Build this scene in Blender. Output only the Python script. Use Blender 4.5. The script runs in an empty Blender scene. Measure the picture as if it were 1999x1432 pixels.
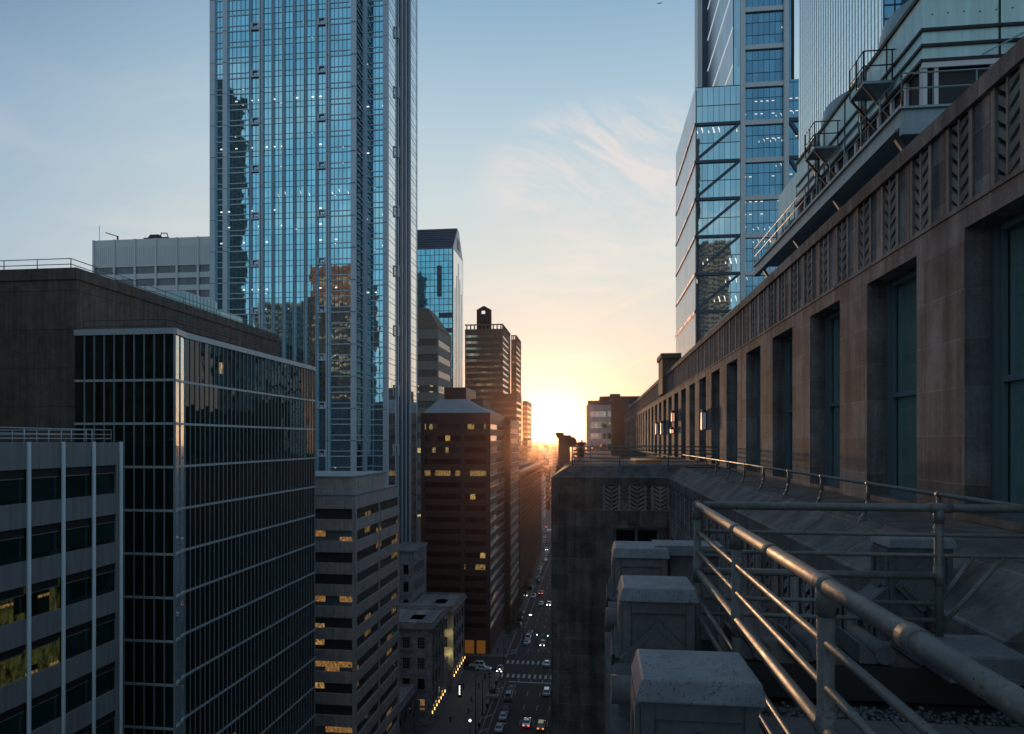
import bpy, math, random
from mathutils import Vector, Matrix
random.seed(7)
sc = bpy.context.scene
R = math.radians
# ------------------------------------------------------------------ camera
EYE = 65.0                       # metres above the street
F = 1333.0                       # focal length in photo pixels (24 mm on 36 mm)
YAW = math.atan(158/F)
CC, SS, TT = math.cos(YAW), math.sin(YAW), math.tan(YAW)
cd = bpy.data.cameras.new('camera'); cam = bpy.data.objects.new('camera', cd)
sc.collection.objects.link(cam); sc.camera = cam
cam.location = (0, 0, EYE); cam.rotation_euler = (R(90), 0, YAW)
cd.lens = 24.0; cd.sensor_width = 36.0; cd.shift_y = 144/1999.0
cd.clip_start = 0.05; cd.clip_end = 30000
sc.render.resolution_x = 1024; sc.render.resolution_y = 734

def rr(px):                      # X/Y of a plumb line seen at a column
    t = (px-1000)/F
    return (t-TT)/(1+t*TT)
def atX(px, X): return X/rr(px)  # -> Y
def atY(px, Y): return Y*rr(px)  # -> X
def dep(X, Y): return Y*CC - X*SS
def zz(py, X, Y): return EYE + (860-py)/F*dep(X, Y)
def gnd(px, py, z=0.0):          # a point of the ground
    d = (EYE-z)*F/(py-860); u = (px-1000)/F*d
    return (u*CC - d*SS, u*SS + d*CC)

# ------------------------------------------------------------------ world
SUN_AZ, SUN_EL = math.atan(-0.0618), R(0.45)
sd = Vector((math.sin(SUN_AZ)*math.cos(SUN_EL), math.cos(SUN_AZ)*math.cos(SUN_EL), math.sin(SUN_EL)))
w = bpy.data.worlds.new('World'); sc.world = w; w.use_nodes = True
class NT:
    def __init__(s, tree): s.t = tree; s.n = tree.nodes; s.l = tree.links
    def node(s, typ, **kw):
        n = s.n.new(typ)
        for k, v in kw.items(): setattr(n, k, v)
        return n
    def put(s, sock, v):
        if hasattr(v, 'is_output') : s.l.new(v, sock)
        else: sock.default_value = v
    def m(s, op, a, b=None, c=None):
        n = s.node('ShaderNodeMath', operation=op); s.put(n.inputs[0], a)
        if b is not None: s.put(n.inputs[1], b)
        if c is not None: s.put(n.inputs[2], c)
        return n.outputs[0]
    def vm(s, op, a, b=None, scale=None):
        n = s.node('ShaderNodeVectorMath', operation=op); s.put(n.inputs[0], a)
        if b is not None: s.put(n.inputs[1], b)
        if scale is not None: s.put(n.inputs['Scale'], scale)
        return n.outputs['Value'] if op in ('DOT_PRODUCT', 'LENGTH') else n.outputs[0]
    def mix(s, f, a, b, mode='MIX'):
        n = s.node('ShaderNodeMix', data_type='RGBA', blend_type=mode)
        s.put(n.inputs[0], f)
        for i, v in ((6, a), (7, b)):
            s.put(n.inputs[i], v if hasattr(v, 'is_output') else (*v[:3], 1))
        return n.outputs[2]
    def ramp(s, f, stops, interp='LINEAR'):
        n = s.node('ShaderNodeValToRGB'); s.put(n.inputs[0], f); e = n.color_ramp.elements
        n.color_ramp.interpolation = interp
        while len(e) < len(stops): e.new(0.5)
        for i, (p, c) in enumerate(stops):
            e[i].position = p; e[i].color = (*c, 1) if len(c) == 3 else c
        return n.outputs[0]
    def sep(s, v):
        n = s.node('ShaderNodeSeparateXYZ'); s.put(n.inputs[0], v); return n.outputs
    def comb(s, x, y, z):
        n = s.node('ShaderNodeCombineXYZ')
        for i, v in enumerate((x, y, z)): s.put(n.inputs[i], v)
        return n.outputs[0]
    def noise(s, v, scale, detail=4, rough=.55, out=0):
        n = s.node('ShaderNodeTexNoise'); s.put(n.inputs['Vector'], v)
        s.put(n.inputs['Scale'], scale); s.put(n.inputs['Detail'], detail); s.put(n.inputs['Roughness'], rough)
        return n.outputs[out]

def srgb(r, g, b):
    f = lambda c: (c/255/12.92) if c/255 <= .04045 else ((c/255+.055)/1.055)**2.4
    return (f(r), f(g), f(b))

W = NT(w.node_tree); W.n.clear()
tc = W.node('ShaderNodeTexCoord').outputs['Generated']
dirn = W.vm('NORMALIZE', tc)
dx, dy, dz = W.sep(dirn)
sky = W.node('ShaderNodeTexSky', sky_type='NISHITA')
sky.sun_disc = False; sky.sun_elevation = R(2.0); sky.sun_rotation = SUN_AZ
sky.altitude = 60; sky.air_density = 1.2; sky.dust_density = 1.0; sky.ozone_density = 2.0
elev = W.m('MAXIMUM', dz, 0.0)
cosang = W.vm('DOT_PRODUCT', dirn, tuple(sd))
hx = W.m('DIVIDE', W.m('ADD', W.m('MULTIPLY', dx, float(sd.x)), W.m('MULTIPLY', dy, float(sd.y))),
         W.m('MAXIMUM', W.m('SQRT', W.m('ADD', W.m('MULTIPLY', dx, dx), W.m('MULTIPLY', dy, dy))), 1e-4))
west = W.ramp(elev, [(0.0, srgb(242, 196, 156)), (0.05, srgb(240, 217, 188)), (0.12, srgb(234, 226, 210)), (0.23, srgb(222, 225, 218)),
                     (0.34, srgb(202, 217, 221)), (0.44, srgb(176, 202, 217)), (0.53, srgb(146, 180, 205)), (0.65, srgb(118, 144, 170)), (1.0, srgb(118, 138, 160))])
side = W.ramp(elev, [(0.0, srgb(190, 192, 196)), (0.10, srgb(180, 194, 204)), (0.25, srgb(166, 190, 208)), (0.38, srgb(140, 171, 197)),
                     (0.52, srgb(96, 130, 164)), (0.65, srgb(110, 136, 160)), (1.0, srgb(118, 138, 160))])
east = W.ramp(elev, [(0.0, srgb(158, 166, 172)), (0.10, srgb(168, 194, 204)), (0.30, srgb(150, 188, 206)), (0.6, srgb(126, 156, 180)), (1.0, srgb(124, 146, 168))])
f1 = W.m('SMOOTH_MIN', 1.0, 1.0, 0.01) if False else None
def sstep(x, a, b):
    n = W.node('ShaderNodeMapRange', interpolation_type='SMOOTHSTEP'); W.put(n.inputs[0], x)
    n.inputs[1].default_value = a; n.inputs[2].default_value = b
    return n.outputs[0]
base = W.mix(sstep(hx, 0.70, 0.985), side, west)
base = W.mix(sstep(hx, 0.35, -0.4), base, east)
# thin cirrus, laid out on a plane high overhead
den = W.m('ADD', elev, 0.12)
cu = W.m('DIVIDE', dx, den); cv = W.m('DIVIDE', dy, den)
cp = W.comb(W.m('ADD', W.m('MULTIPLY', cu, 1.0), W.m('MULTIPLY', cv, 0.35)), W.m('MULTIPLY', cv, 0.9), 3.1)
warp = W.noise(cp, 1.3, 3, .5, 1)
cp2 = W.vm('ADD', cp, W.vm('SCALE', warp, scale=0.9))
c1 = W.noise(W.vm('MULTIPLY', cp2, (1.1, 2.6, 1)), 1.0, 9, .62)
cmask = sstep(c1, 0.44, 0.66)
c2 = sstep(W.noise(cp, 0.55, 2, .5), 0.44, 0.62)
cm = W.m('MULTIPLY', W.m('MULTIPLY', cmask, c2), W.m('MULTIPLY', sstep(elev, 0.0, 0.06), 0.35))
base = W.mix(cm, base, (1.0, .88, .78))
# one curling veil of cirrus to the right of the avenue, in azimuth and elevation
az = W.m('DIVIDE', dx, W.m('MAXIMUM', dy, 0.05)); ee = W.m('DIVIDE', dz, W.m('MAXIMUM', dy, 0.05))
vp = W.comb(W.m('MULTIPLY', az, 2.2), W.m('ADD', W.m('MULTIPLY', ee, 5.5), W.m('MULTIPLY', W.m('SINE', W.m('MULTIPLY', az, 11.0)), .35)), 1.7)
vn = W.noise(W.vm('ADD', vp, W.vm('SCALE', W.noise(vp, 1.5, 4, .6, 1), scale=1.1)), 2.1, 10, .62)
ax_ = W.m('DIVIDE', W.m('SUBTRACT', az, 0.02), 0.20); ay_ = W.m('DIVIDE', W.m('SUBTRACT', ee, 0.385), 0.12)
rr2 = W.m('ADD', W.m('MULTIPLY', ax_, ax_), W.m('MULTIPLY', ay_, ay_))
veil = W.m('MULTIPLY', W.m('MULTIPLY', sstep(vn, 0.38, 0.66), sstep(rr2, 1.25, 0.15)), W.m('MULTIPLY', W.m('GREATER_THAN', dy, 0.2), 0.75))
base = W.mix(veil, base, (.86, .77, .73))
# low streaks near the sun
c3 = sstep(W.noise(W.comb(W.m('MULTIPLY', dx, 3.0), W.m('ADD', W.m('MULTIPLY', dz, 26.0), W.m('MULTIPLY', dx, -9.0)), 7.0), 1.6, 6, .6), 0.52, 0.75)
cm3 = W.m('MULTIPLY', W.m('MULTIPLY', c3, sstep(elev, 0.30, 0.10)), W.m('MULTIPLY', sstep(hx, 0.8, 0.97), 0.55))
base = W.mix(cm3, base, srgb(255, 238, 200))
# the aureole round the sun
def glow(p, col, k):
    g = W.m('MULTIPLY', W.m('POWER', W.m('MAXIMUM', cosang, 0.0), float(p)), k)
    return W.vm('SCALE', tuple(col), scale=g)
tot = base
for p, col, k in ((60, (1.0, .84, .66), .02), (420, (1.0, .78, .58), .09), (3200, (1.0, .60, .28), .35), (40000, (1.0, .70, .38), 4.0)):
    tot = W.vm('ADD', tot, glow(p, col, k))
disc = W.m('MULTIPLY', sstep(cosang, math.cos(R(.34)), math.cos(R(.24))), 60.0)
tot = W.vm('ADD', tot, W.vm('SCALE', (1.0, .82, .55), scale=disc))
nish = W.vm('SCALE', sky.outputs[0], scale=0.008)
tot = W.vm('ADD', W.vm('SCALE', tot, scale=1.0), nish)
bg = W.node('ShaderNodeBackground'); W.l.new(tot, bg.inputs[0]); bg.inputs[1].default_value = 1.0
wo = W.node('ShaderNodeOutputWorld'); W.l.new(bg.outputs[0], wo.inputs[0])
# ------------------------------------------------------------------ sun
ld = bpy.data.lights.new('sun', 'SUN'); ld.energy = 2.0; ld.angle = R(0.6); ld.color = (1.0, 0.56, 0.28)
lo = bpy.data.objects.new('sun', ld); sc.collection.objects.link(lo)
lo.rotation_euler = sd.to_track_quat('Z', 'Y').to_euler()
sc.view_settings.view_transform = 'Standard'; sc.view_settings.look = 'None'
sc.view_settings.exposure = 0.0; sc.view_settings.gamma = 1.0

# ------------------------------------------------------------------ objects
ZERO = Vector((0, 0, 0))
def wloc(o):
    v = Vector((0, 0, 0))
    while o is not None: v += o.location; o = o.parent
    return v
def tag(o, label=None, cat=None, group=None, kind=None):
    if label: o['label'] = label
    if cat: o['category'] = cat
    if group: o['group'] = group
    if kind: o['kind'] = kind
    return o
def thing(name, loc, label, cat, group=None, rz=0):
    o = bpy.data.objects.new(name, None); sc.collection.objects.link(o)
    o.location = loc; o.rotation_euler = (0, 0, rz); o.empty_display_size = .2
    return tag(o, label, cat, group)
class MB:
    def __init__(s): s.v = []; s.f = []; s.mi = []; s.sm = []
    def add(s, vs, fs, mi=0, sm=False):
        b = len(s.v); s.v.extend(vs)
        for f in fs: s.f.append(tuple(b+i for i in f)); s.mi.append(mi); s.sm.append(sm)
        return s
    def box(s, x0, x1, y0, y1, z0, z1, mi=0):
        if x0 > x1: x0, x1 = x1, x0
        if y0 > y1: y0, y1 = y1, y0
        if z0 > z1: z0, z1 = z1, z0
        return s.add([(x0,y0,z0),(x1,y0,z0),(x1,y1,z0),(x0,y1,z0),(x0,y0,z1),(x1,y0,z1),(x1,y1,z1),(x0,y1,z1)],
              [(0,3,2,1),(4,5,6,7),(0,1,5,4),(1,2,6,5),(2,3,7,6),(3,0,4,7)], mi)
    def hexa(s, p, mi=0):        # 8 corners: bottom ring then top ring
        return s.add(p, [(0,3,2,1),(4,5,6,7),(0,1,5,4),(1,2,6,5),(2,3,7,6),(3,0,4,7)], mi)
    def frus(s, x0, x1, y0, y1, z0, z1, i, mi=0, iy=None):
        iy = i if iy is None else iy
        return s.hexa([(x0,y0,z0),(x1,y0,z0),(x1,y1,z0),(x0,y1,z0),(x0+i,y0+iy,z1),(x1-i,y0+iy,z1),(x1-i,y1-iy,z1),(x0+i,y1-iy,z1)], mi)
    def prism(s, poly, axis, a, b, mi=0, sm=False):   # polygon in the plane across the axis
        n = len(poly); vs = []
        for t in (a, b):
            for (p, q) in poly:
                vs.append((t, p, q) if axis == 'x' else (p, t, q) if axis == 'y' else (p, q, t))
        fs = [tuple(range(n)), tuple(range(2*n-1, n-1, -1))]
        s.add(vs, fs, mi)
        b0 = len(s.v)-2*n
        for i in range(n):
            j = (i+1) % n; s.f.append((b0+i, b0+n+i, b0+n+j, b0+j)); s.mi.append(mi); s.sm.append(sm)
        return s
    def tube(s, p0, p1, r, n=10, mi=0, r1=None, caps=True):
        p0 = Vector(p0); p1 = Vector(p1); d = (p1-p0).normalized(); r1 = r if r1 is None else r1
        u = d.cross(Vector((0, 0, 1)) if abs(d.z) < .9 else Vector((1, 0, 0))).normalized(); q = d.cross(u)
        vs = []
        for p, rad in ((p0, r), (p1, r1)):
            for k in range(n):
                a = 2*math.pi*k/n; vs.append(tuple(p + (u*math.cos(a)+q*math.sin(a))*rad))
        b = len(s.v); s.v.extend(vs)
        for k in range(n):
            j = (k+1) % n; s.f.append((b+k, b+j, b+n+j, b+n+k)); s.mi.append(mi); s.sm.append(True)
        if caps:
            s.f.append(tuple(b+k for k in range(n-1, -1, -1))); s.f.append(tuple(b+n+k for k in range(n)))
            s.mi += [mi, mi]; s.sm += [False, False]
        return s
    def path(s, pts, r, n=10, mi=0):
        for a, b in zip(pts, pts[1:]): s.tube(a, b, r, n, mi)
        for p in pts[1:-1]: s.ball(p, r*1.0, mi, 8, 5)
        return s
    def ball(s, c, r, mi=0, n=12, m=7, sz=1.0):
        vs = []; fs = []
        for i in range(m+1):
            th = math.pi*i/m
            for k in range(n):
                a = 2*math.pi*k/n; vs.append((c[0]+r*math.sin(th)*math.cos(a), c[1]+r*math.sin(th)*math.sin(a), c[2]+r*sz*math.cos(th)))
        for i in range(m):
            for k in range(n):
                j = (k+1) % n; fs.append((i*n+k, (i+1)*n+k, (i+1)*n+j, i*n+j))
        return s.add(vs, fs, mi, True)
    def bar(s, p0, p1, wid, hei, mi=0):      # rectangular bar between two points
        p0 = Vector(p0); p1 = Vector(p1); d = (p1-p0).normalized()
        u = d.cross(Vector((0, 0, 1)) if abs(d.z) < .95 else Vector((0, 1, 0))).normalized(); q = u.cross(d)
        c = [(-1,-1),(1,-1),(1,1),(-1,1)]
        return s.hexa([tuple(p + u*a*wid/2 + q*b*hei/2) for p in (p0, p1) for a, b in c], mi)
    def build(s, name, mat, parent=None, loc=None):
        off = wloc(parent) if parent is not None else Vector(loc or (0, 0, 0))
        me = bpy.data.meshes.new(name)
        me.from_pydata([(v[0]-off.x, v[1]-off.y, v[2]-off.z) for v in s.v], [], s.f)
        for m_ in (mat if isinstance(mat, (list, tuple)) else [mat]): me.materials.append(m_)
        me.polygons.foreach_set('material_index', s.mi); me.polygons.foreach_set('use_smooth', s.sm)
        me.update()
        o = bpy.data.objects.new(name, me); sc.collection.objects.link(o)
        if parent is not None: o.parent = parent
        elif loc: o.location = loc
        return o
def bevel(o, wdt, seg=2):
    b = o.modifiers.new('bevel', 'BEVEL'); b.width = wdt; b.segments = seg; b.limit_method = 'ANGLE'; b.angle_limit = R(40); return o
def copy_tree(o, parent=None):
    c = o.copy(); sc.collection.objects.link(c); c.parent = parent
    for ch in list(o.children): copy_tree(ch, c)
    return c

# ------------------------------------------------------------------ materials
def newmat(name):
    m_ = bpy.data.materials.new(name); m_.use_nodes = True; t = NT(m_.node_tree)
    bs = m_.node_tree.nodes['Principled BSDF']; return m_, t, bs
def facade_uv(t):
    g = t.node('ShaderNodeNewGeometry'); p = t.sep(g.outputs['Position']); n = t.sep(g.outputs['True Normal'])
    sel = t.m('GREATER_THAN', t.m('ABSOLUTE', n[0]), 0.6)
    u = t.m('ADD', t.m('MULTIPLY', p[1], sel), t.m('MULTIPLY', p[0], t.m('SUBTRACT', 1.0, sel)))
    return g, u, p[2], sel
def sstep2(t, x, a, b_):
    n = t.node('ShaderNodeMapRange', interpolation_type='SMOOTHSTEP'); t.put(n.inputs[0], x)
    n.inputs[1].default_value = a; n.inputs[2].default_value = b_
    return n.outputs[0]
def simple(name, col, rough=.6, metal=0., var=.15, scale=3., bump=.0, spec=.5, streak=0.):
    m_, t, b = newmat(name)
    g = t.node('ShaderNodeNewGeometry').outputs['Position']
    n1 = t.noise(g, scale, 6, .6)
    c = t.mix(t.m('MULTIPLY', n1, 1.0), tuple(x*(1-var) for x in col), tuple(min(1, x*(1+var)) for x in col))
    if streak:
        n2 = t.noise(t.vm('MULTIPLY', g, (3.0, 3.0, .12)), 1.0, 5, .6)
        k = t.ramp(n2, [(.42, (1, 1, 1)), (.75, (1-streak,)*3)])
        c = t.mix(1.0, c, k, 'MULTIPLY')
    t.l.new(c, b.inputs['Base Color'])
    b.inputs['Roughness'].default_value = rough; b.inputs['Metallic'].default_value = metal
    b.inputs['Specular IOR Level'].default_value = spec
    if bump:
        bn = t.node('ShaderNodeBump'); bn.inputs['Strength'].default_value = bump; bn.inputs['Distance'].default_value = .02
        t.l.new(t.noise(g, scale*6, 5, .7), bn.inputs['Height']); t.l.new(bn.outputs[0], b.inputs['Normal'])
    return m_
def stone(name, col, bw, bh, mort=None, var=.25, rough=.85, streak=.45, jw=.012, off=.5, stain=.5, bumpk=.5):
    m_, t, b = newmat(name)
    g, u, z, sel = facade_uv(t)
    br = t.node('ShaderNodeTexBrick'); br.offset = off
    t.l.new(t.comb(u, z, 0.0), br.inputs['Vector'])
    br.inputs['Scale'].default_value = 1; br.inputs['Brick Width'].default_value = bw; br.inputs['Row Height'].default_value = bh
    br.inputs['Mortar Size'].default_value = jw; br.inputs['Mortar Smooth'].default_value = .2; br.inputs['Bias'].default_value = 0
    br.inputs['Color1'].default_value = (*[x*(1-var) for x in col], 1); br.inputs['Color2'].default_value = (*[x*(1+var) for x in col], 1)
    mort = mort or [x*1.5 for x in col]
    br.inputs['Mortar'].default_value = (*mort, 1)
    P = g.outputs['Position']
    pk_ = t.noise(P, .35, 4, .6)
    brc = t.mix(sstep2(t, pk_, .45, .62), br.outputs['Color'], t.mix(1.0, br.outputs['Color'], (1.14, .98, .94), 'MULTIPLY'))
    n1 = t.noise(P, 1.1, 8, .65)
    c = t.mix(1.0, brc, t.ramp(n1, [(.3, (1-stain,)*3), (.62, (1.12,)*3)]), 'MULTIPLY')
    n3 = t.noise(P, 14.0, 5, .7)
    c = t.mix(1.0, c, t.ramp(n3, [(.3, (.78,)*3), (.7, (1.15,)*3)]), 'MULTIPLY')
    if streak:
        n2 = t.noise(t.vm('MULTIPLY', P, (2.2, 2.2, .10)), 1.0, 6, .62)
        c = t.mix(1.0, c, t.ramp(n2, [(.40, (1, 1, 1)), (.68, (1-streak, 1-streak, 1-streak*.95))]), 'MULTIPLY')
    t.l.new(c, b.inputs['Base Color']); b.inputs['Roughness'].default_value = rough
    b.inputs['Specular IOR Level'].default_value = .25
    bn = t.node('ShaderNodeBump'); bn.inputs['Strength'].default_value = bumpk; bn.inputs['Distance'].default_value = .01
    h = t.m('ADD', t.m('MULTIPLY', br.outputs['Fac'], -1.0), t.m('MULTIPLY', n3, .5))
    t.l.new(h, bn.inputs['Height']); t.l.new(bn.outputs[0], b.inputs['Normal'])
    return m_
def glass(name, tint, metal=.7, rough=.04, du=1.5, dz=4.0, u0=0., z0=0., tilt=.012, wob=.004, lit=None, base=(.01, .012, .014), tintvar=.12):
    """Opaque curtain wall glass. lit = list of dict(p, prow, col, k, u=(lo,hi), z=(lo,hi))."""
    m_, t, b = newmat(name)
    g, u, z, sel = facade_uv(t)
    uu = t.m('DIVIDE', t.m('SUBTRACT', u, u0), du); zc = t.m('DIVIDE', t.m('SUBTRACT', z, z0), dz)
    iu = t.m('FLOOR', uu); iz = t.m('FLOOR', zc); fu = t.m('FRACT', uu); fz = t.m('FRACT', zc)
    wn = t.node('ShaderNodeTexWhiteNoise', noise_dimensions='3D'); t.l.new(t.comb(iu, iz, sel), wn.inputs['Vector'])
    rnd = wn.outputs['Color']; rs = t.sep(rnd)
    P = g.outputs['Position']
    tl = t.vm('SCALE', t.vm('SUBTRACT', rnd, (.5, .5, .5)), scale=tilt)
    wv = t.vm('SCALE', t.vm('SUBTRACT', t.noise(P, .55, 2, .5, 1), (.5, .5, .5)), scale=wob*6)
    nn = t.vm('NORMALIZE', t.vm('ADD', t.vm('ADD', g.outputs['Normal'], tl), wv))
    t.l.new(nn, b.inputs['Normal'])
    col = t.mix(rs[0], tuple(x*(1-tintvar) for x in tint), tuple(min(1, x*(1+tintvar)) for x in tint))
    t.l.new(col, b.inputs['Base Color']); b.inputs['Metallic'].default_value = metal; b.inputs['Roughness'].default_value = rough
    if metal < .01: b.inputs['Base Color'].default_value = (*base, 1)
    if metal < .01: t.l.new(t.mix(rs[0], tuple(x*.6 for x in base), tuple(x*1.5 for x in base)), b.inputs['Base Color'])
    if lit:
        tot = None
        for i, L in enumerate(lit):
            wr = t.node('ShaderNodeTexWhiteNoise', noise_dimensions='2D'); t.l.new(t.comb(iz, float(i*17+3), 0.0), wr.inputs['Vector'])
            w2 = t.node('ShaderNodeTexWhiteNoise', noise_dimensions='3D'); t.l.new(t.comb(t.m('FLOOR', t.m('DIVIDE', t.m('ADD', iu, .01), L.get('n', 1.0))), iz, float(i*5+9)), w2.inputs['Vector'])
            a = t.m('MULTIPLY', t.m('LESS_THAN', wr.outputs['Value'], L.get('prow', 1.0)), t.m('LESS_THAN', w2.outputs['Value'], L['p']))
            uo = fu
            if L.get('skew'): uo = t.m('FRACT', t.m('ADD', fu, t.m('MULTIPLY', fz, L['skew'])))
            for s_, (lo_, hi_) in ((uo, L.get('u', (0, 1))), (fz, L.get('z', (0, 1)))):
                a = t.m('MULTIPLY', a, t.m('MULTIPLY', t.m('GREATER_THAN', s_, lo_), t.m('LESS_THAN', s_, hi_)))
            vv = t.m('MULTIPLY_ADD', t.noise(t.vm('MULTIPLY', P, (1.6, 1.6, .8)), L.get('ns', 1.2), 4, .75), 3.6, -1.35) if L.get('soft', True) else 1.0
            a = t.m('MULTIPLY', a, t.m('MULTIPLY', t.m('MAXIMUM', vv, 0.0) if L.get('soft', True) else vv, L['k']))
            e = t.vm('SCALE', tuple(L['col']), scale=a)
            tot = e if tot is None else t.vm('ADD', tot, e)
        t.l.new(tot, b.inputs['Emission Color']); b.inputs['Emission Strength'].default_value = 1.0
    return m_
def emit(name, col, k):
    m_, t, b = newmat(name); b.inputs['Base Color'].default_value = (*[x*.08 for x in col], 1)
    b.inputs['Emission Color'].default_value = (*col, 1); b.inputs['Emission Strength'].default_value = k; return m_

WARM = (1.0, .55, .16)
M = {}
M['lime'] = stone('limestone', (.215, .218, .226), 1.55, .93, streak=.6, stain=.5, jw=.016, mort=[.31, .30, .29], var=.3)
M['limep'] = stone('carved_limestone_panel', (.29, .275, .265), 9., 9., streak=.4, stain=.3, off=0, var=.03)
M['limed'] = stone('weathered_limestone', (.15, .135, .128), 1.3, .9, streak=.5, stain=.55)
def capmat():
    m_, t, b = newmat('speckled_granite_cap')
    P = t.node('ShaderNodeNewGeometry').outputs['Position']
    n1 = t.noise(P, 70, 5, .75); n2 = t.noise(P, 4, 5, .6); n3 = t.noise(P, 22, 4, .6)
    c = t.mix(sstep2(t, n2, .3, .7), (.15, .175, .205), (.215, .245, .28))
    c = t.mix(t.m('MULTIPLY', sstep2(t, n1, .52, .60), sstep2(t, n3, .42, .60)), c, (.055, .06, .07))
    t.l.new(c, b.inputs['Base Color']); b.inputs['Roughness'].default_value = .75
    bn = t.node('ShaderNodeBump'); bn.inputs['Strength'].default_value = .4; bn.inputs['Distance'].default_value = .004
    t.l.new(n1, bn.inputs['Height']); t.l.new(bn.outputs[0], b.inputs['Normal']); return m_
M['cap'] = capmat()
M['pier'] = stone('painted_stone', (.125, .14, .155), 9., 9., streak=.35, stain=.28, off=0, var=.02)
M['coping'] = stone('coping_stone', (.135, .138, .142), 2.4, 9., streak=.5, stain=.5, off=0, var=.1)
M['winframe'] = simple('window_frame', (.10, .155, .185), .45, var=.1)
M['winglass'] = glass('old_window_glass', (.30, .52, .52), metal=.75, rough=.03, du=2.7, dz=2.45, tilt=.03, wob=.006, base=(.010, .040, .042))
M['rail'] = None
M['conc'] = stone('concrete', (.150, .132, .118), 7.5, 3.4, mort=[.07, .06, .05], streak=.4, stain=.3, off=0, jw=.03, var=.08)
M['whitepanel'] = simple('white_panel', (.23, .245, .26), .7, var=.12, scale=.8, streak=.35)
M['alu'] = simple('aluminium', (.46, .54, .58), .5, metal=.2, var=.08, scale=.5)
M['alud'] = simple('dull_aluminium', (.20, .24, .26), .5, metal=.4, var=.12, scale=.5)
M['blackglass'] = glass('black_glass', (.02, .03, .03), metal=0., rough=.03, du=.8, dz=3.7, z0=EYE, tilt=.012, wob=.002, base=(.004, .007, .008),
    lit=[dict(p=.012, prow=.6, col=WARM, k=.35, z=(.25, .75), ns=2.0)])
M['greenglass'] = glass('green_glass', (.02, .05, .05), metal=0., rough=.05, du=1.9, dz=3.7, z0=EYE, base=(.006, .026, .024), tilt=.01,
    lit=[])
M['mellglass'] = glass('blue_mirror_glass', (.35, .70, .85), metal=.93, rough=.02, du=2.1, dz=4.15, z0=EYE, tilt=.006, wob=.0022,
    lit=[dict(p=.30, prow=.34, col=(1, .95, .88), k=1.5, u=(.38, .66), z=(.54, .61), soft=False),
         dict(p=.05, prow=1., col=(1, .9, .75), k=1.0, u=(.3, .5), z=(.3, .36), soft=False),
         dict(p=.4, prow=.06, col=(1, .85, .7), k=1.2, u=(.40, .48), z=(.35, .75), skew=.8, soft=False)])
M['mellmetal'] = simple('blue_grey_metal', (.46, .55, .64), .5, metal=.25, var=.06, scale=.3)
M['melldark'] = simple('dark_grey_metal', (.10, .125, .16), .5, metal=.3, var=.1, scale=.3)
M['bandstone'] = stone('band_stone', (.46, .44, .43), 1.9, 5.2, streak=.3, stain=.2, off=0, jw=.02, var=.04, mort=[.17, .16, .16])
M['bandglass'] = glass('band_window_glass', (.10, .12, .13), metal=0., rough=.12, du=1.55, dz=3.53, tilt=.02, base=(.012, .014, .016),
    lit=[dict(p=.22, prow=.5, n=2.0, col=WARM, k=.22, z=(0, 1), ns=1.0)])
M['bandglasslit'] = glass('lit_band_window_glass', (.2, .25, .28), metal=.2, rough=.05, du=1.2, dz=3.53, tilt=.02,
    lit=[dict(p=.5, n=2, col=(1, .46, .12), k=.42, z=(0, 1), ns=2.6, hard=True)])
M['banddark'] = glass('dark_band_window_glass', (.06, .07, .08), metal=.2, rough=.06, du=1.55, dz=3.53, tilt=.02,
    lit=[dict(p=.06, col=WARM, k=.6, ns=2.0)])
M['granite'] = stone('brown_granite', (.098, .064, .057), 1.5, 1.1, mort=[.08, .04, .034], streak=.1, stain=.12, off=0, jw=.02, var=.06, rough=.45, bumpk=.1)
M['graniteglass'] = glass('bronze_glass', (.55, .47, .42), metal=.8, rough=.05, du=1.55, dz=4.1, tilt=.006,
    lit=[dict(p=.05, prow=.5, n=1.0, col=(1, .6, .2), k=.55, z=(0, 1), ns=1.5)])
M['granitelit'] = glass('lit_bronze_glass', (.15, .10, .08), metal=.3, rough=.05, du=1.55, dz=4.1, tilt=.01,
    lit=[dict(p=.7, col=(1, .60, .2), k=.38, ns=1.8)])
M['bronzeglass'] = M['graniteglass']
M['orangelit'] = emit('orange_lobby_light', (1, .42, .08), .9)
M['classic'] = stone('carved_limestone', (.23, .235, .25), 1.6, .75, streak=.3, stain=.3, jw=.015)
M['paleroof'] = simple('pale_roof', (.25, .30, .34), .8, var=.2, scale=.6)
M['darkroof'] = simple('dark_roof', (.08, .09, .10), .9, var=.3, scale=.6)
M['darkwin'] = glass('dark_window', (.03, .04, .05), metal=0., rough=.08, du=2., dz=2., base=(.006, .007, .008), tilt=.03)
M['bnyglass'] = glass('teal_mirror_glass', (.20, .55, .70), metal=.92, rough=.03, du=3.0, dz=4.0, tilt=.003, wob=.0012)
M['bnymetal'] = simple('pale_steel', (.56, .60, .63), .45, metal=.12, var=.05, scale=.2)
M['navy'] = simple('navy_metal_roof', (.035, .07, .11), .45, metal=.3, var=.1, scale=.2)
M['beige'] = simple('beige_stone', (.26, .24, .22), .8, var=.1, scale=.3)
M['brownst'] = simple('brown_stone', (.13, .10, .075), .8, var=.12, scale=.3)
M['black'] = simple('plain_black', (.012, .013, .014), .6, var=.2)
M['asphalt'] = simple('asphalt', (.034, .037, .041), .85, var=.3, scale=.5, bump=.2)
M['asphalt2'] = simple('city_ground', (.05, .05, .052), .9, var=.5, scale=.02)
M['walk'] = stone('sidewalk_concrete', (.115, .118, .125), 1.5, 1.5, streak=0, stain=.25, off=0, jw=.02, var=.06)
M['paint'] = simple('road_paint', (.42, .44, .46), .8, var=.35, scale=2.5)
M['kerb'] = simple('kerb_granite', (.22, .22, .22), .8, var=.2)
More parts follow.
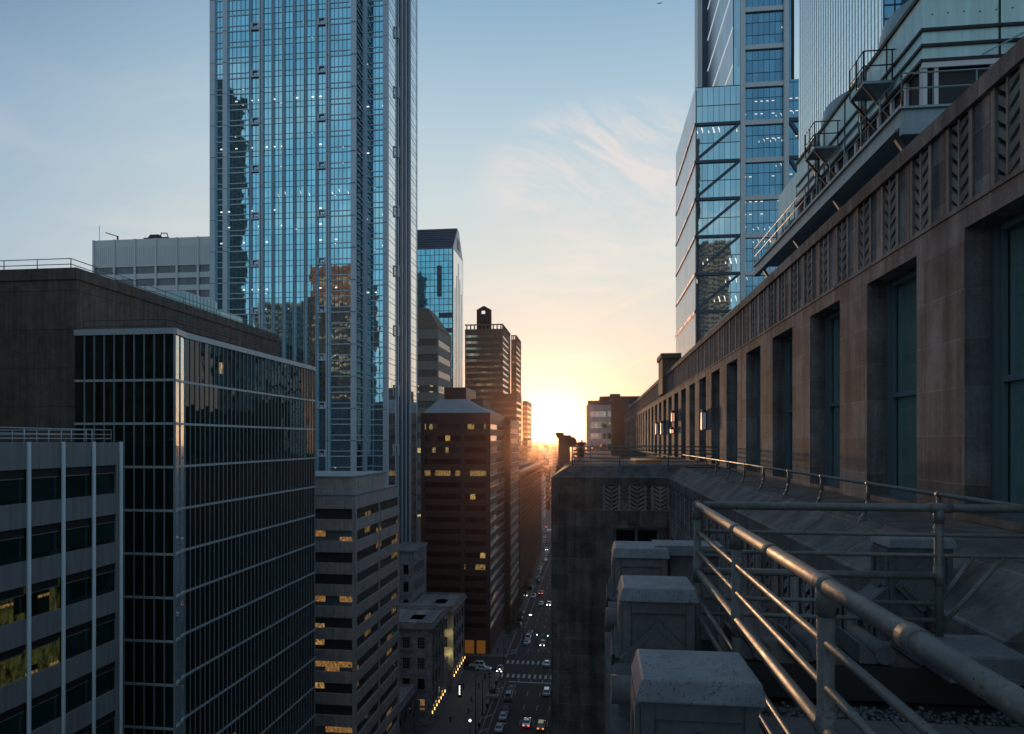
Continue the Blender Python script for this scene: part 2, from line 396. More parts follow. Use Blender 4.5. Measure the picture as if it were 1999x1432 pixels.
M['white'] = simple('white_paint', (.7, .72, .75), .5, var=.05)
M['ctsteel'] = simple('galvanised_steel', (.26, .35, .39), .5, metal=.4, var=.25, scale=.9, streak=.2)
M['ctpanel'] = simple('pale_sheet_metal', (.62, .90, .95), .45, metal=.12, var=.12, scale=.5, streak=.25)
M['ctlouver'] = simple('dark_louvre', (.018, .022, .025), .6, var=.2, scale=2)
M['led'] = emit('warm_strip_glow', (1.0, .40, .20), 1.1)  # orange emissive colour for glowing strips
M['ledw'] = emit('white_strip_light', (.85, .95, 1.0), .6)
def railmat():
    m_, t, b = newmat('worn_painted_steel')
    P = t.node('ShaderNodeNewGeometry').outputs['Position']
    n1 = t.noise(P, 9, 8, .7); n2 = t.noise(P, 45, 4, .7)
    c = t.ramp(n1, [(.30, (.10, .11, .11)), (.55, (.15, .16, .158)), (.72, (.24, .235, .22))])
    rust = t.m('MULTIPLY', sstep2(t, n2, .57, .65), sstep2(t, n1, .48, .58))
    c = t.mix(rust, c, (.05, .028, .02))
    t.l.new(c, b.inputs['Base Color']); b.inputs['Metallic'].default_value = .22
    t.l.new(t.m('MULTIPLY_ADD', n1, .40, .34), b.inputs['Roughness'])
    bn = t.node('ShaderNodeBump'); bn.inputs['Strength'].default_value = .35; bn.inputs['Distance'].default_value = .004
    t.l.new(t.m('SUBTRACT', n2, rust), bn.inputs['Height']); t.l.new(bn.outputs[0], b.inputs['Normal'])
    return m_
M['rail'] = railmat()
# ------------------------------------------------------------------ ground and roads
def plate(name, x0, x1, y0, y1, z0, z1, mat, kind='structure'):
    return tag(MB().box(x0, x1, y0, y1, z0, z1).build(name, mat), kind=kind)
plate('ground', -4600, 4600, -1500, 4600, -1, 0, M['asphalt2'])
plate('road', -26, -7.5, -60, 900, .002, .02, M['asphalt'])
plate('cross_road', -400, -26.01, 190.5, 202.5, .002, .02, M['asphalt'])
plate('pavement', -60, -26.02, -60, 190, .004, .15, M['walk'])
plate('pavement', -60, -26.02, 203, 900, .004, .15, M['walk'])
plate('pavement', -7.48, 60, -60, 900, .004, .15, M['walk'])
k = MB().box(-26.0, -25.75, -60, 190, 0, .17).box(-26.0, -25.75, 203, 900, 0, .17).box(-7.75, -7.5, -60, 900, 0, .17)
tag(k.build('kerb', M['kerb']), kind='structure')
# ground marks: painted lines, crossings, hatched bay
k = MB()
Z = (.024, .028)
for y in range(20, 880, 9):
    for x in (-19.9, -16.7, -13.5, -10.4):
        if not (182 < y < 206): k.box(x-.06, x+.06, y, y+3.2, *Z)
for x in (-23.4, -24.9): k.box(x-.05, x+.05, 20, 183, *Z)
for x in (-23.4,): k.box(x-.05, x+.05, 206, 640, *Z)
for y0, y1, n in ((186.0, 189.0, 9), (197.6, 200.6, 4)):
    for i in range(12):
        x = -25.2+i*1.5
        k.box(x, x+.62, y0, y1, *Z)
k.box(-22.5, -7.9, 182.6, 183.1, *Z)
for y in (150, 146, 158, 176, 172, 236, 240, 206, 209, 320, 325): k.bar((-25.4, y, .026), (-23.6, y+2.6, .026), .25, .004)
tag(k.build('road_markings', M['paint']), kind='structure')
random.seed(21)
k = MB()
for i in range(46):                 # repaired strips in the asphalt
    x = random.uniform(-25, -9); y = random.uniform(90, 520); k.box(x, x+random.uniform(.6, 2.4), y, y+random.uniform(2, 16), .0205+i*.00003, .0216+i*.00003)
tag(k.build('road_patches', simple('asphalt_patch', (.055, .057, .06), .9, var=.3, scale=1.5)), kind='structure')
k = MB()
for X0, X1, Y0, Y1, Zt in ((-4400, 4400, 4000, 4500, 62), (-700, -250, 2900, 3300, 52), (-500, 400, 3500, 3900, 56)):
    n = 24
    for i in range(n):
        a = X0+(X1-X0)*i/n; b_ = X0+(X1-X0)*(i+1)/n
        h0 = Zt*(.72+.3*math.sin(i*1.3)+.12*math.sin(i*3.1)); h1 = Zt*(.72+.3*math.sin((i+1)*1.3)+.12*math.sin((i+1)*3.1))
        k.add([(a, Y0, 0), (b_, Y0, 0), (b_, Y1, 0), (a, Y1, 0), (a, (Y0+Y1)/2, h0), (b_, (Y0+Y1)/2, h1)], [(0, 1, 5, 4), (2, 3, 4, 5), (1, 2, 5), (0, 4, 3)])
tag(k.build('hills', M['asphalt2']), kind='structure')

# ------------------------------------------------------------------ generic banded office block
def banded(root, x0, x1, y0, y1, ztop, fh, win, mwall, mglass, zbot=0, crown=None, back=.45, bays=1.55,
           fsplit=None, ssplit=None, faces=('front', 'side'), pick=None, sidesign=1, mull=True, minz=None, wallname='wall', proud=.0):
    """floor bands all round, a window ribbon per floor and face; fsplit/ssplit = list of (a, b) spans of the ribbons"""
    crown = fh*.75 if crown is None else crown
    wmb = MB(); cm = MB().box(x0+back, x1-back, y0+back, y1-back, zbot, ztop-.5)
    wmb.box(x0, x1, y0, y1, ztop-crown, ztop)
    z = ztop-crown; lev = []
    while z-win > zbot+1 and (minz is None or z > minz):
        lev.append((z-win, z)); zb = max(zbot, z-fh); wmb.box(x0, x1, y0, y1, zb, z-win); z -= fh
    if z > zbot: wmb.box(x0, x1, y0, y1, zbot, min(z, z-win+win))
    fs = fsplit or [(x0+.5, x1-.5)]; ss = ssplit or [(y0+.5, y1-.5)]
    def fill(spans, lo, hi):
        out = []; c = lo
        for a, b_ in sorted(spans): out.append((c, a)); c = b_
        out.append((c, hi)); return [(a, b_) for a, b_ in out if b_-a > .02]
    for (za, zb) in lev:
        for a, b_ in fill(fs, x0, x1): wmb.box(a, b_, y0+.003, y0+.6, za, zb)
        xs = (x1-.6, x1-.003) if sidesign > 0 else (x0+.003, x0+.6)
        for a, b_ in fill(ss, y0, y1): wmb.box(*xs, max(a, y0+.004), b_, za, zb)
        wmb.box(x0+.004, x1-.004, y1-.6, y1-.004, za, zb)
    wmb.build(wallname, mwall, root); cm.build('core', M['black'], root)
    n = 0
    for i, (za, zb) in enumerate(lev):
        for kind in faces:
            for j, (a, b_) in enumerate(fs if kind == 'front' else ss):
                g = mglass if pick is None else pick(i, kind, j)
                q = MB()
                if kind == 'front':
                    q.box(a, b_, y0+.28, y0+.34, za, zb)
                    if mull:
                        c = a
                        while c < b_-.2: q.box(c-.04, c+.04, y0+.22, y0+.279, za, zb, 1); c += bays
                else:
                    xa, xb = ((x1-.34, x1-.28) if sidesign > 0 else (x0+.28, x0+.34))
                    q.box(xa, xb, a, b_, za, zb)
                    xm = ((x1-.279, x1-.22) if sidesign > 0 else (x0+.22, x0+.279))
                    if mull:
                        c = a
                        while c < b_-.2: q.box(*xm, c-.04, c+.04, za, zb, 1); c += bays
                q.build('window', [g, M['alud']], root); n += 1
    return lev
def roof_rail(root, pts, z, h=1.05, step=2.5, r=.03, bars=(1., .55), name='roof_railing', mat='alud'):
    q = MB()
    for (a, b_) in zip(pts, pts[1:]):
        a = Vector((*a, 0)); b_ = Vector((*b_, 0)); L = (b_-a).length; n = max(1, int(L/step))
        for i in range(n+1):
            p = a.lerp(b_, i/n); q.tube((p.x, p.y, z), (p.x, p.y, z+h), r, 6)
        for f in bars: q.tube((a.x, a.y, z+h*f), (b_.x, b_.y, z+h*f), r, 6)
    return q.build(name, M[mat], root)

# ------------------------------------------------------------------ left: pale office block with round columns
LX = -36.0
root = thing('office_block', (LX-8, 40, 0), 'pale panelled office block with tube columns at the lower left corner', 'building')
zt = EYE-.12
ys = [atX(1000+a, LX) for a in ()]
cols = [48.46-2.87*i for i in range(7)]
q = MB().box(LX-17, LX-.02, 28, 48.5, zt-1.72, zt).box(LX-17, LX-.5, 28, 48.45, 0, zt-1.0)
lv = []
z = zt-1.72; i = 0
while z > 20:
    lv.append((z-2.15, z)); q.box(LX-17, LX-.02, 28, 48.5, z-3.72, z-2.15); z -= 3.72
q.box(LX-17, LX-.04, 48.1, 48.48, 15, zt-.5)
q.build('wall', M['whitepanel'], root)
for y in cols:
    MB().tube((LX+.06, y, 10), (LX+.06, y, zt+.05), .13, 12).build('column', M['alu'], root)
glit = glass('lit_office_glass', (.1, .1, .05), metal=0, rough=.06, du=.95, dz=1.2, base=(.01, .02, .012), tilt=.02,
             lit=[dict(p=.62, col=(.62, .62, .16), k=.07, ns=1.3), dict(p=.25, col=(1, .6, .2), k=.25, z=(.55, .7), ns=4)])
for i, (za, zb) in enumerate(lv[:8]):
    for j in range(len(cols)-1):
        ya, yb = cols[j+1]+.14, cols[j]-.14
        lit = (i in (2, 3) and j in (2, 3))
        f = MB().box(LX-.24, LX-.20, ya-.1, yb+.1, za, zb).build('window', glit if lit else M['greenglass'], root)
        m_ = MB().box(LX-.199, LX-.15, ya, yb, zb-.62, zb-.56)
        m_.box(LX-.198, LX-.17, ya, yb, zb-.56, zb-.002, 1)  # black band paints the shadow at the window head
        m_.build('window_frame', [M['alud'], M['black']], f)
roof_rail(root, [(LX-17, 48.0), (LX-.4, 48.0), (LX-.4, 28)], zt, .95, 1.9, .035, (1., .62, .3), mat='alu')

# ------------------------------------------------------------------ left: dark glass block with pale grid
GX = -36.2; gY0 = 54.7; gY1 = 86.3; gXL = -44.9; gz = zz(640, GX, gY0)
root = thing('glass_office_block', (GX-5, 70, 0), 'dark glass office block with a fine grid of pale mullions and a rounded far corner', 'building')
MB().box(gXL+.3, GX-.25, gY0+.25, gY1-1.6, 0, gz-.6).build('core', M['black'], root)
fh = 3.7; ztg = gz-.5
rows = [ztg, ztg-3.95] ; 
while rows[-1] > 4: rows.append(rows[-1]-3.74)
M['mullion'] = simple('mullion_metal', (.30, .36, .39), .5, metal=.3, var=.08, scale=.5)
# plan outline: front from the left, chamfered near corner, street side, rounded far corner
out = [(gXL, gY0), (GX-.0, gY0)]
pl = [(gXL+i*(GX+.62-gXL)/10, gY0) for i in range(11)]
side = []
ch = [(GX+.62, gY0), (GX+.31, gY0+1.2), (GX+.0, gY0+2.4)]
pl2 = ch + [(GX, gY0+2.4+.79*i) for i in range(1, 37)]
ylast = pl2[-1][1]
arc = [(GX-1.3+1.3*math.cos(a), ylast+1.3*math.sin(a)) for a in [R(d) for d in (25, 50, 75, 100)]]
pl2 += arc
allp = pl + pl2[1:]
gm = MB()
for (a, b_) in zip(allp[:11]+[None]*0, allp[1:11]):
    gm.add([(a[0], a[1], 0), (b_[0], b_[1], 0), (b_[0], b_[1], ztg), (a[0], a[1], ztg)], [(0, 1, 2, 3)])
gmat = glass('black_curtain_glass', (.02, .03, .03), metal=0., rough=.02, du=.79, dz=3.74, u0=gY0, z0=rows[0], tilt=.022, wob=.004, base=(.009, .018, .017),
    lit=[dict(p=.010, prow=.7, col=(1, .7, .35), k=.6, z=(.3, .6), ns=3.0)])
gm2 = MB()
for (a, b_) in zip(allp[12:-3], allp[13:-2]):
    gm.add([(a[0], a[1], 0), (b_[0], b_[1], 0), (b_[0], b_[1], ztg), (a[0], a[1], ztg)], [(0, 1, 2, 3)])
for (a, b_) in list(zip(allp[10:12], allp[11:13]))+list(zip(allp[-3:-1], allp[-2:])):
    gm2.add([(a[0], a[1], 0), (b_[0], b_[1], 0), (b_[0], b_[1], ztg), (a[0], a[1], ztg)], [(0, 1, 2, 3)])
gm2.build('corner_glass', glass('corner_mirror_glass', (.40, .60, .66), metal=.65, rough=.02, du=.79, dz=3.74, tilt=.004, wob=.001), root)
gm.build('curtain_glass', gmat, root)
q = MB()
for (a, b_) in zip(allp, allp[1:]):
    mx, my = (a[0]+b_[0])/2, (a[1]+b_[1])/2; d = Vector((b_[0]-a[0], b_[1]-a[1])); L = d.length
    n = Vector((d.y, -d.x)).normalized()*.035
    for z in rows[1:]: q.bar((a[0]+n.x, a[1]+n.y, z), (b_[0]+n.x, b_[1]+n.y, z), .11, .20)
    q.bar((a[0]+n.x, a[1]+n.y, ztg+.25), (b_[0]+n.x, b_[1]+n.y, ztg+.25), .24, .50)
q.build('transom', M['alu'], root)
q = MB()
for i, p in enumerate(allp[1:-1]):
    fr = i < 10
    wd = .13 if i == 9 else (.075 if fr else .05)
    q.box(p[0]-wd/2+(0 if fr else .03), p[0]+wd/2+(0 if fr else .05), p[1]-wd/2-(.06 if fr else 0), p[1]+wd/2-(.01 if fr else 0), 0, ztg+.02)
tag(q.build('mullions', M['mullion'], root), kind='stuff')
MB().box(gXL, GX-.3, gY0+.3, gY1-1.6, gz-.62, gz-.2).build('roof', M['darkroof'], root)
roof_rail(root, [(gXL+.4, gY0+.5), (GX-.6, gY0+.5), (GX-.6, gY1-2)], gz-.2, 1.05, 2.6, .025, (1., .5), mat='black')

# ------------------------------------------------------------------ left: brown concrete block behind it
BX = -45.0; by0 = atX(149, BX); by1 = atX(543, BX); bz = zz(522, BX, by0)
root = thing('concrete_block', (BX-20, 70, 0), 'windowless brown concrete block with railed roof behind the dark glass block', 'building')
q = MB().box(-110, BX, by0, by1, 0, bz-.02)
q.box(-110.1, BX+.12, by0-.12, by1+.1, bz-1.0, bz)
q.build('wall', M['conc'], root)
MB().box(BX, BX+.5, by0-.02+.02, by0+1.0, bz-7.5, bz-6.4).build('bracket', M['conc'], root)
roof_rail(root, [(-105, by0+.6), (BX-1.0, by0+.6), (BX-1.0, by1-1)], bz, 1.0, 3.2, .04, (1., .5))
e = MB().box(BX-8, BX-2.0, 74, 81, bz, bz+2.2)
o = e.build('vent_box', M['ctpanel'], root)
q = MB()
for i in range(9): q.box(BX-1.99, BX-1.9, 74.2+i*.75, 74.35+i*.75, bz+.1, bz+2.15)
q.build('vent_fins', M['alu'], o)
MB().box(BX-8, BX-2.4, 82.5, 88, bz, bz+1.6).build('vent_box', M['ctpanel'], root)

# ------------------------------------------------------------------ far pale block at the left
wy = 265.; wx0 = atY(185, wy); wx1 = atY(430, wy); wz = zz(470, wx0, wy)
root = thing('pale_office_block', (-185, 290, 0), 'far pale grey office block with a tall blank top and four window rows', 'building')
q = MB().box(wx0, wx1, wy, wy+40, 0, wz-.01)
q.build('core', M['black'], root)
q = MB(); npan = 6; pw = (wx1-wx0)/npan
q.box(wx0-.3, wx1, wy-.5, wy+.2, wz-11.5, wz); z = wz-11.5
lev = []
while z > 40:
    lev.append((z-3.0, z)); q.box(wx0-.3, wx1, wy-.5, wy+.2, z-5.2, z-3.0); z -= 5.2
for i in range(npan+1): q.box(wx0+i*pw-.45, wx0+i*pw+.45, wy-.8, wy+.1, 0, wz+.1)
q.box(wx0-.3, wx0+.1, wy+.21, wy+40, 0, wz)
for i in range(60): q.box(wx0+1+i*(wx1-wx0)/60, wx0+1.2+i*(wx1-wx0)/60, wy-.6, wy-.49, wz-10.8, wz-3.2)
q.build('wall', M['bnymetal'], root)
gl = glass('far_office_glass', (.12, .15, .18), metal=.05, rough=.06, du=2.2, dz=5.2, tilt=.02, lit=[dict(p=.25, prow=.7, col=WARM, k=1.2, z=(.2, .5), ns=.8)])
for (za, zb) in lev:
    for i in range(npan): MB().box(wx0+i*pw+.45, wx0+(i+1)*pw-.45, wy-.1, wy+.05, za, zb).build('window', gl, root)
root = thing('roof_crane', (wx0+18, wy+4, wz), 'dark window washing crane on the far pale block roof', 'crane')
MB().box(wx0+20, wx0+31, wy+3, wy+6, wz, wz+1.6).frus(wx0+22, wx0+27, wy+3, wy+6, wz+1.6, wz+3.0, .6).build('carriage', M['black'], root)
MB().path([(wx0+27, wy+4, wz+1.5), (wx0+27.5, wy+4, wz+3.6), (wx0+30, wy+4, wz+3.4), (wx0+30.6, wy+4, wz+1.5)], .2).build('jib', M['black'], root)
root = thing('roof_davit', (wx0+8, wy+2, wz), 'thin davit arm at the left roof edge of the far pale block', 'davit')
MB().tube((wx0+9, wy+2, wz), (wx0+9, wy+2, wz+2.4), .35).bar((wx0+9, wy+2, wz+2.2), (wx0+3.5, wy+2, wz+4), .35, .35).build('arm', M['black'], root)
MB().tube((wx0+.6, wy+2, wz), (wx0+.6, wy+2, wz+7), .12).build('mast', M['alu'], root)

# ------------------------------------------------------------------ the tall blue tower
TY = 170.; ZT = 236.
fh = 4.15
def PX(px, Y=TY): return atY(px, Y)
M['mellside'] = glass('pale_mirror_glass', (.85, .90, .92), metal=.93, rough=.03, du=2.1, dz=4.15, z0=EYE, tilt=.004, wob=.001)
root = thing('glass_tower', (PX(560), 190, 0), 'tall blue mirror glass tower with pale pilasters running out of the top of the picture', 'tower')
xl = PX(411); xn = PX(695.5)
TY2 = xn/rr(712.5); x2r = TY2*rr(757); TX = x2r; TYb = TX/rr(815)
core = MB().box(xl+.3, xn-.4, TY+.5, TYb+6, 0, ZT-1).box(xn-.5, TX-.5, TY2+.5, TYb-.5, 0, ZT-1)
core.build('core', M['black'], root)
strips = [(411,421,'p'),(421,436,'w'),(436,445,'p'),(445,486,'W'),(486,492,'p'),(492,507,'o'),(507,514,'p'),(514,530,'n'),(530,535.5,'p'),(535.5,551,'n'),
 (551,556.5,'p'),(556.5,572,'n'),(572,577.5,'p'),(577.5,593,'n'),(593,599,'p'),(599,616,'n'),(616,621,'p'),(621,637,'o'),(637,644,'p'),(644,685,'W'),(685,695.5,'P')]
zr = [EYE-11*fh+i*fh for i in range(56)]
zr = [z for z in zr if z < ZT] 
zlow = [z for z in [EYE-15*fh+i*fh for i in range(60)] if 3 < z < ZT-fh]
joints = MB(); orn = MB(); sp = MB(); mu = MB()
def hband(mb, a, b_, y, z, h, dpt=.0): mb.box(a, b_, y+.02+dpt, y+.34, z, z+h)
sl = []
for i, (a, b_, k_) in enumerate(strips):       # slim piers between the narrow window strips
    if k_ == 'p' and b_-a < 6.5: m0 = (a+b_)/2; a, b_ = m0-1.7, m0+1.7
    elif k_ in 'no':
        if strips[i-1][1]-strips[i-1][0] < 6.5: a = (strips[i-1][0]+strips[i-1][1])/2+1.7
        if strips[i+1][1]-strips[i+1][0] < 6.5: b_ = (strips[i+1][0]+strips[i+1][1])/2-1.7
    sl.append((a, b_, k_))
for (a, b_, k_) in sl:
    xa, xb = PX(a), PX(b_)
    if k_ in 'pP':
        MB().box(xa, xb, TY-(.35 if k_ == 'p' else .1), TY+.5, 0, ZT).build('pilaster', M['mellmetal'], root)
        if xb-xa > .9:
            for z in zlow[::2]: joints.box(xa-.003, xb+.003, TY-.36, TY-.3, z, z+.12)
        if xb-xa < 1.0: joints.box((xa+xb)/2-.07, (xa+xb)/2+.07, TY-.40, TY-.351, 0, ZT)
    else:
        MB().box(xa, xb, TY+.35, TY+.42, 0, ZT-.5).build('window_bay', M['mellglass'], root)
        n = {'w': 2, 'W': 5, 'n': 2, 'o': 2}[k_]
        for i in range(1, n): mu.box(xa+(xb-xa)*i/n-.05, xa+(xb-xa)*i/n+.05, TY+.25, TY+.349, 0, ZT-.5)
        for z in zlow:
            if k_ in 'wW':
                sp.box(xa, xb, TY+.2, TY+.349, z, z+.26); sp.box(xa, xb, TY+.2, TY+.349, z+1.38, z+1.58)
            else:
                mu.box(xa, xb, TY+.27, TY+.348, z, z+.12); mu.box(xa, xb, TY+.27, TY+.348, z+1.4, z+1.5)
        if k_ == 'o':
            for z in zlow[1::3]:
                orn.box(xa-.1, xb+.1, TY-.2, TY+.2, z, z+.35); orn.box(xa-.1, xb+.1, TY-.2, TY+.2, z+1.6, z+1.85)
                orn.box(xa-.1, xa+.45, TY-.2, TY+.2, z+.35, z+1.6); orn.box(xb-.45, xb+.1, TY-.2, TY+.2, z+.35, z+1.6)
                orn.box((xa+xb)/2-.3, (xa+xb)/2+.3, TY-.2, TY+.2, z+.35, z+.9)
# recessed corner: side return, then the set back front
MB().box(xn-.35, xn-.28, TY+.5, TY2, 0, ZT-.5).build('window_bay', M['darkwin'], root)
for z in zlow:
    sp.box(xn-.28, xn-.02, TY+.5, TY2-1.2, z, z+.28); sp.box(xn-.28, xn-.02, TY+.5, TY2-1.2, z+1.35, z+1.6)
MB().box(xn-.4, xn+.15, TY2-1.2, TY2-.004, 0, ZT).build('pilaster', M['mellmetal'], root)
xa, xb = TY2*rr(716), TY2*rr(748)
MB().box(xn+.15, xa, TY2-.1, TY2+.5, 0, ZT).build('pilaster', M['mellmetal'], root)
MB().box(xa, xb, TY2+.35, TY2+.42, 0, ZT-.5).build('window_bay', M['mellglass'], root)
MB().box(xb, TX, TY2-.12, TY2+.5, 0, ZT).build('pilaster', M['mellmetal'], root)
for i in (1, 2, 3): mu.box(xa+(xb-xa)*i/4-.05, xa+(xb-xa)*i/4+.05, TY2+.25, TY2+.349, 0, ZT-.5)
for z in zlow:
    sp.box(xa, xb, TY2+.2, TY2+.349, z, z+.26); sp.box(xa, xb, TY2+.2, TY2+.349, z+1.38, z+1.58)
for z in zlow[::2]:
    joints.box(xb-.003, TX+.003, TY2-.125, TY2-.11, z, z+.12)
# street side: mirror bay, dark ribbed middle, mirror bay
ya, yb = atX(774, TX), atX(802, TX)
for (a, b_) in ((TY2+.5, ya), (yb, TYb)):
    MB().box(TX-.30, TX-.06, a, b_, 0, ZT-.5).build('window_bay', M['mellside'], root)
    for z in zlow:
        mu.box(TX-.06, TX-.03, a, b_, z, z+.16); mu.box(TX-.06, TX-.03, a, b_, z+1.4, z+1.5)
    n = max(2, int((b_-a)/1.9))
    for i in range(n+1): mu.box(TX-.06, TX-.04, a+(b_-a)*i/n-.03, a+(b_-a)*i/n+.03, 0, ZT-.5)
    for e_ in (a, b_-.5): MB().box(TX-.4, TX+.05, e_, e_+.5, 0, ZT).build('pilaster', M['mellmetal'], root)
MB().box(TX-1.5, TX-.35, ya+.5, yb, 0, ZT).build('ribbed_wall', M['melldark'], root)
nr = 7
for i in range(nr):
    y = ya+.5+(yb-ya-.5)*(i+.5)/nr
    MB().box(TX-.35, TX+.25, y-.28, y+.28, 0, ZT).build('rib', M['mellmetal'] if i % 2 == 0 else M['melldark'], root)
for z in zlow[1::4]:
    orn.box(TX-.1, TX+.75, ya-.4, ya+.5, z, z+.3); orn.box(TX-.1, TX+.75, ya-.4, ya+.5, z+2.8, z+3.1); orn.box(TX+.5, TX+.75, ya-.4, ya+.5, z+.3, z+2.8)
tag(sp.build('spandrel', M['mellmetal'], root), kind='stuff'); tag(mu.build('glazing_bars', M['melldark'], root), kind='stuff')
tag(joints.build('panel_joint', M['black'], root), kind='stuff'); tag(orn.build('ornament', M['mellmetal'], root), kind='stuff')
# stone annex at the foot of the tower
ax = TX+7; ay0 = atX(808, ax); ay1 = atX(833, ax)
root = thing('stone_annex', (ax-5, (ay0+ay1)/2, 0), 'narrow grey stone annex with small windows at the foot of the blue tower', 'building')
az = zz(1062, ax, ay1)
levs = banded(root, TX-2, ax, ay0, ay1, az, 4.6, 2.6, M['classic'], M['darkwin'], fsplit=[(TX-1+i*2.6, TX+.4+i*2.6) for i in range(3)],
       ssplit=[(ay0+.7+i*2.2, ay0+1.9+i*2.2) for i in range(int((ay1-ay0-1)/2.2))], mull=False, minz=20)
MB().box(TX-2.2, ax+.4, ay0-.4, ay1+.4, az, az+.5).build('cornice', M['classic'], root)

# ------------------------------------------------------------------ banded stone block
NX = -38.0; ny0 = atX(695, NX); ny1 = atX(780, NX); nz = zz(968, NX, ny0)
root = thing('banded_office_block', (NX-10, ny0+12, 0), 'grey stone banded office block with ribbon windows and a low box on its roof', 'building')
bx0 = atY(622, ny0)-16
def pk(i, kind, j):
    if kind == 'front': return M['bandglasslit'] if i in (1, 4, 7, 10) else M['banddark']
    return M['bandglass']
banded(root, bx0, NX, ny0, ny1, nz, 3.53, 1.7, M['bandstone'], M['bandglass'], crown=2.1, pick=pk, fsplit=[(bx0+1, NX-.45)],
       ssplit=[(ny0+.4, ny0+12.4), (ny0+12.7, ny1-.3)], mull=False)
MB().box(bx0-.02, NX+.05, ny0-.05, ny1+.05, nz, nz+.18).build('roof_edge', M['cap'], root)
p1 = atY(693, ny0+2); 
o = MB().box(bx0, p1, ny0+1.2, ny1-6, nz+.18, nz+2.9).build('penthouse', M['bandstone'], root)
MB().box(bx0-.1, p1+.12, ny0+1.08, ny1-5.9, nz+2.9, nz+3.15).build('penthouse_roof', M['paleroof'], o)
q = MB().tube((NX-2, ny1-1, nz+.18), (NX-2, ny1-1, nz+1.1), .04)
# ------------------------------------------------------------------ small classical blocks by the pavement
def classic(name, label, x0, x1, y0, y1, ztop, nfw, nsw, fh=4.6, lit=False, wx=None):
    root = thing(name, (x1-5, (y0+y1)/2, 0), label, 'building')
    q = MB()
    q.box(x0, x1-.02, y0+.02, y1, 0, ztop-1.7)
    q.box(x0, x1+.35, y0-.35, y1+.3, ztop-1.7, ztop-1.35); q.box(x0, x1+.8, y0-.8, y1+.6, ztop-1.35, ztop-.8)
    q.box(x0, x1+.55, y0-.55, y1+.4, ztop-.8, ztop-.45)
    q.box(x0, x1+.3, y0-.3, y0+.15, ztop-.45, ztop); q.box(x1-.15, x1+.3, y0+.15, y1+.2, ztop-.45, ztop)
    q.box(x0, x1-.15, y1-.1, y1+.2, ztop-.45, ztop)
    q.box(x0, x1+.12, y0-.12, y1, 5.2, 5.7); q.box(x0, x1+.08, y0-.08, y1, ztop-6.4, ztop-6.1)
    for y in [y0+.01+(y1-y0-1.0)*i/nsw for i in range(nsw+1)]:
        q.box(x1-.02, x1+.18, y, y+.9, 5.7, ztop-1.7)
    q.build('wall', M['classic'], root)
    MB().box(x0, x1-.16, y0+.16, y1-.11, ztop-.84, ztop-.74).build('roof', M['paleroof'], root)
    h = MB().box(x1-6, x1-3, y0+(y1-y0)*.3, y0+(y1-y0)*.62, ztop-.73, ztop-.45).build('roof_hatch', M['navy'], root)
    nl = int((ztop-7)/fh)
    for i in range(nl+1):
        za = ztop-1.9-(i+1)*fh+.7; zb = za+2.4
        if za < 1: continue
        for j in range(nfw):
            xc = x1-2.2-j*(3.4)
            g = M['bandglasslit'] if (lit and i == 3 and j < 2) else M['darkwin']
            w_ = MB().box(xc-.8, xc+.8, y0-.06, y0+.015, za, zb).build('window', g, root)
            f_ = MB().box(xc-.98, xc-.8, y0-.14, y0+.0, za-.15, zb+.2).box(xc+.8, xc+.98, y0-.14, y0+.0, za-.15, zb+.2).box(xc-.8, xc+.8, y0-.14, y0+.0, zb, zb+.2).box(xc-1.1, xc+1.1, y0-.22, y0, za-.3, za-.15)
            f_.build('frame', M['classic'], w_)
            if i < 2:
                b_ = MB()
                for k_ in range(1, 4): b_.box(xc-.8+.4*k_-.03, xc-.8+.4*k_+.03, y0-.10, y0-.061, za, zb); b_.box(xc-.8, xc+.8, y0-.10, y0-.062, za+.6*k_-.03, za+.6*k_+.03)
                b_.build('glazing_bars', M['alud'], w_)
        for j in range(nsw):
            yc = y0+.46+(y1-y0-1.0)*(j+.5)/nsw
            wd = (y1-y0-1)/nsw/2-.75
            MB().box(x1-.03, x1+.04, yc-wd, yc+wd, za, zb).build('window', M['darkwin'], root)
    return root
CX = -36.0
ya0, ya1 = atX(841.5, CX), atX(866.5, CX)
za_ = zz(1215, CX, ya0)
rA = classic('stone_bank_building', 'lower pale stone corner building with cornice and flat roof beside the pavement', -62, CX, ya0, ya1, za_, 4, 4, lit=True)
yb0, yb1 = atX(884, CX), atX(905.5, CX)
zb_ = zz(1183, CX, yb0)
rB = classic('stone_hotel_building', 'taller pale stone corner building with a yellow lit front behind the lower one', -62, CX, yb0, yb1, zb_, 4, 4)
classic('stone_low_building', 'low flat roofed stone building at the bottom edge beside the banded block', -62, CX-3.5, 134, 147.5, zz(1392, CX-3.5, 134)+1, 3, 3)
MB().box(CX-9, CX-3.5, 166.9, 175.9, 0, 5).build('gap_wall', M['darkroof'], rB)
q = MB().box(-50, CX-1, ya1+.8, yb0-1.3, 0, 10).build('link_wall', M['classic'], rB)
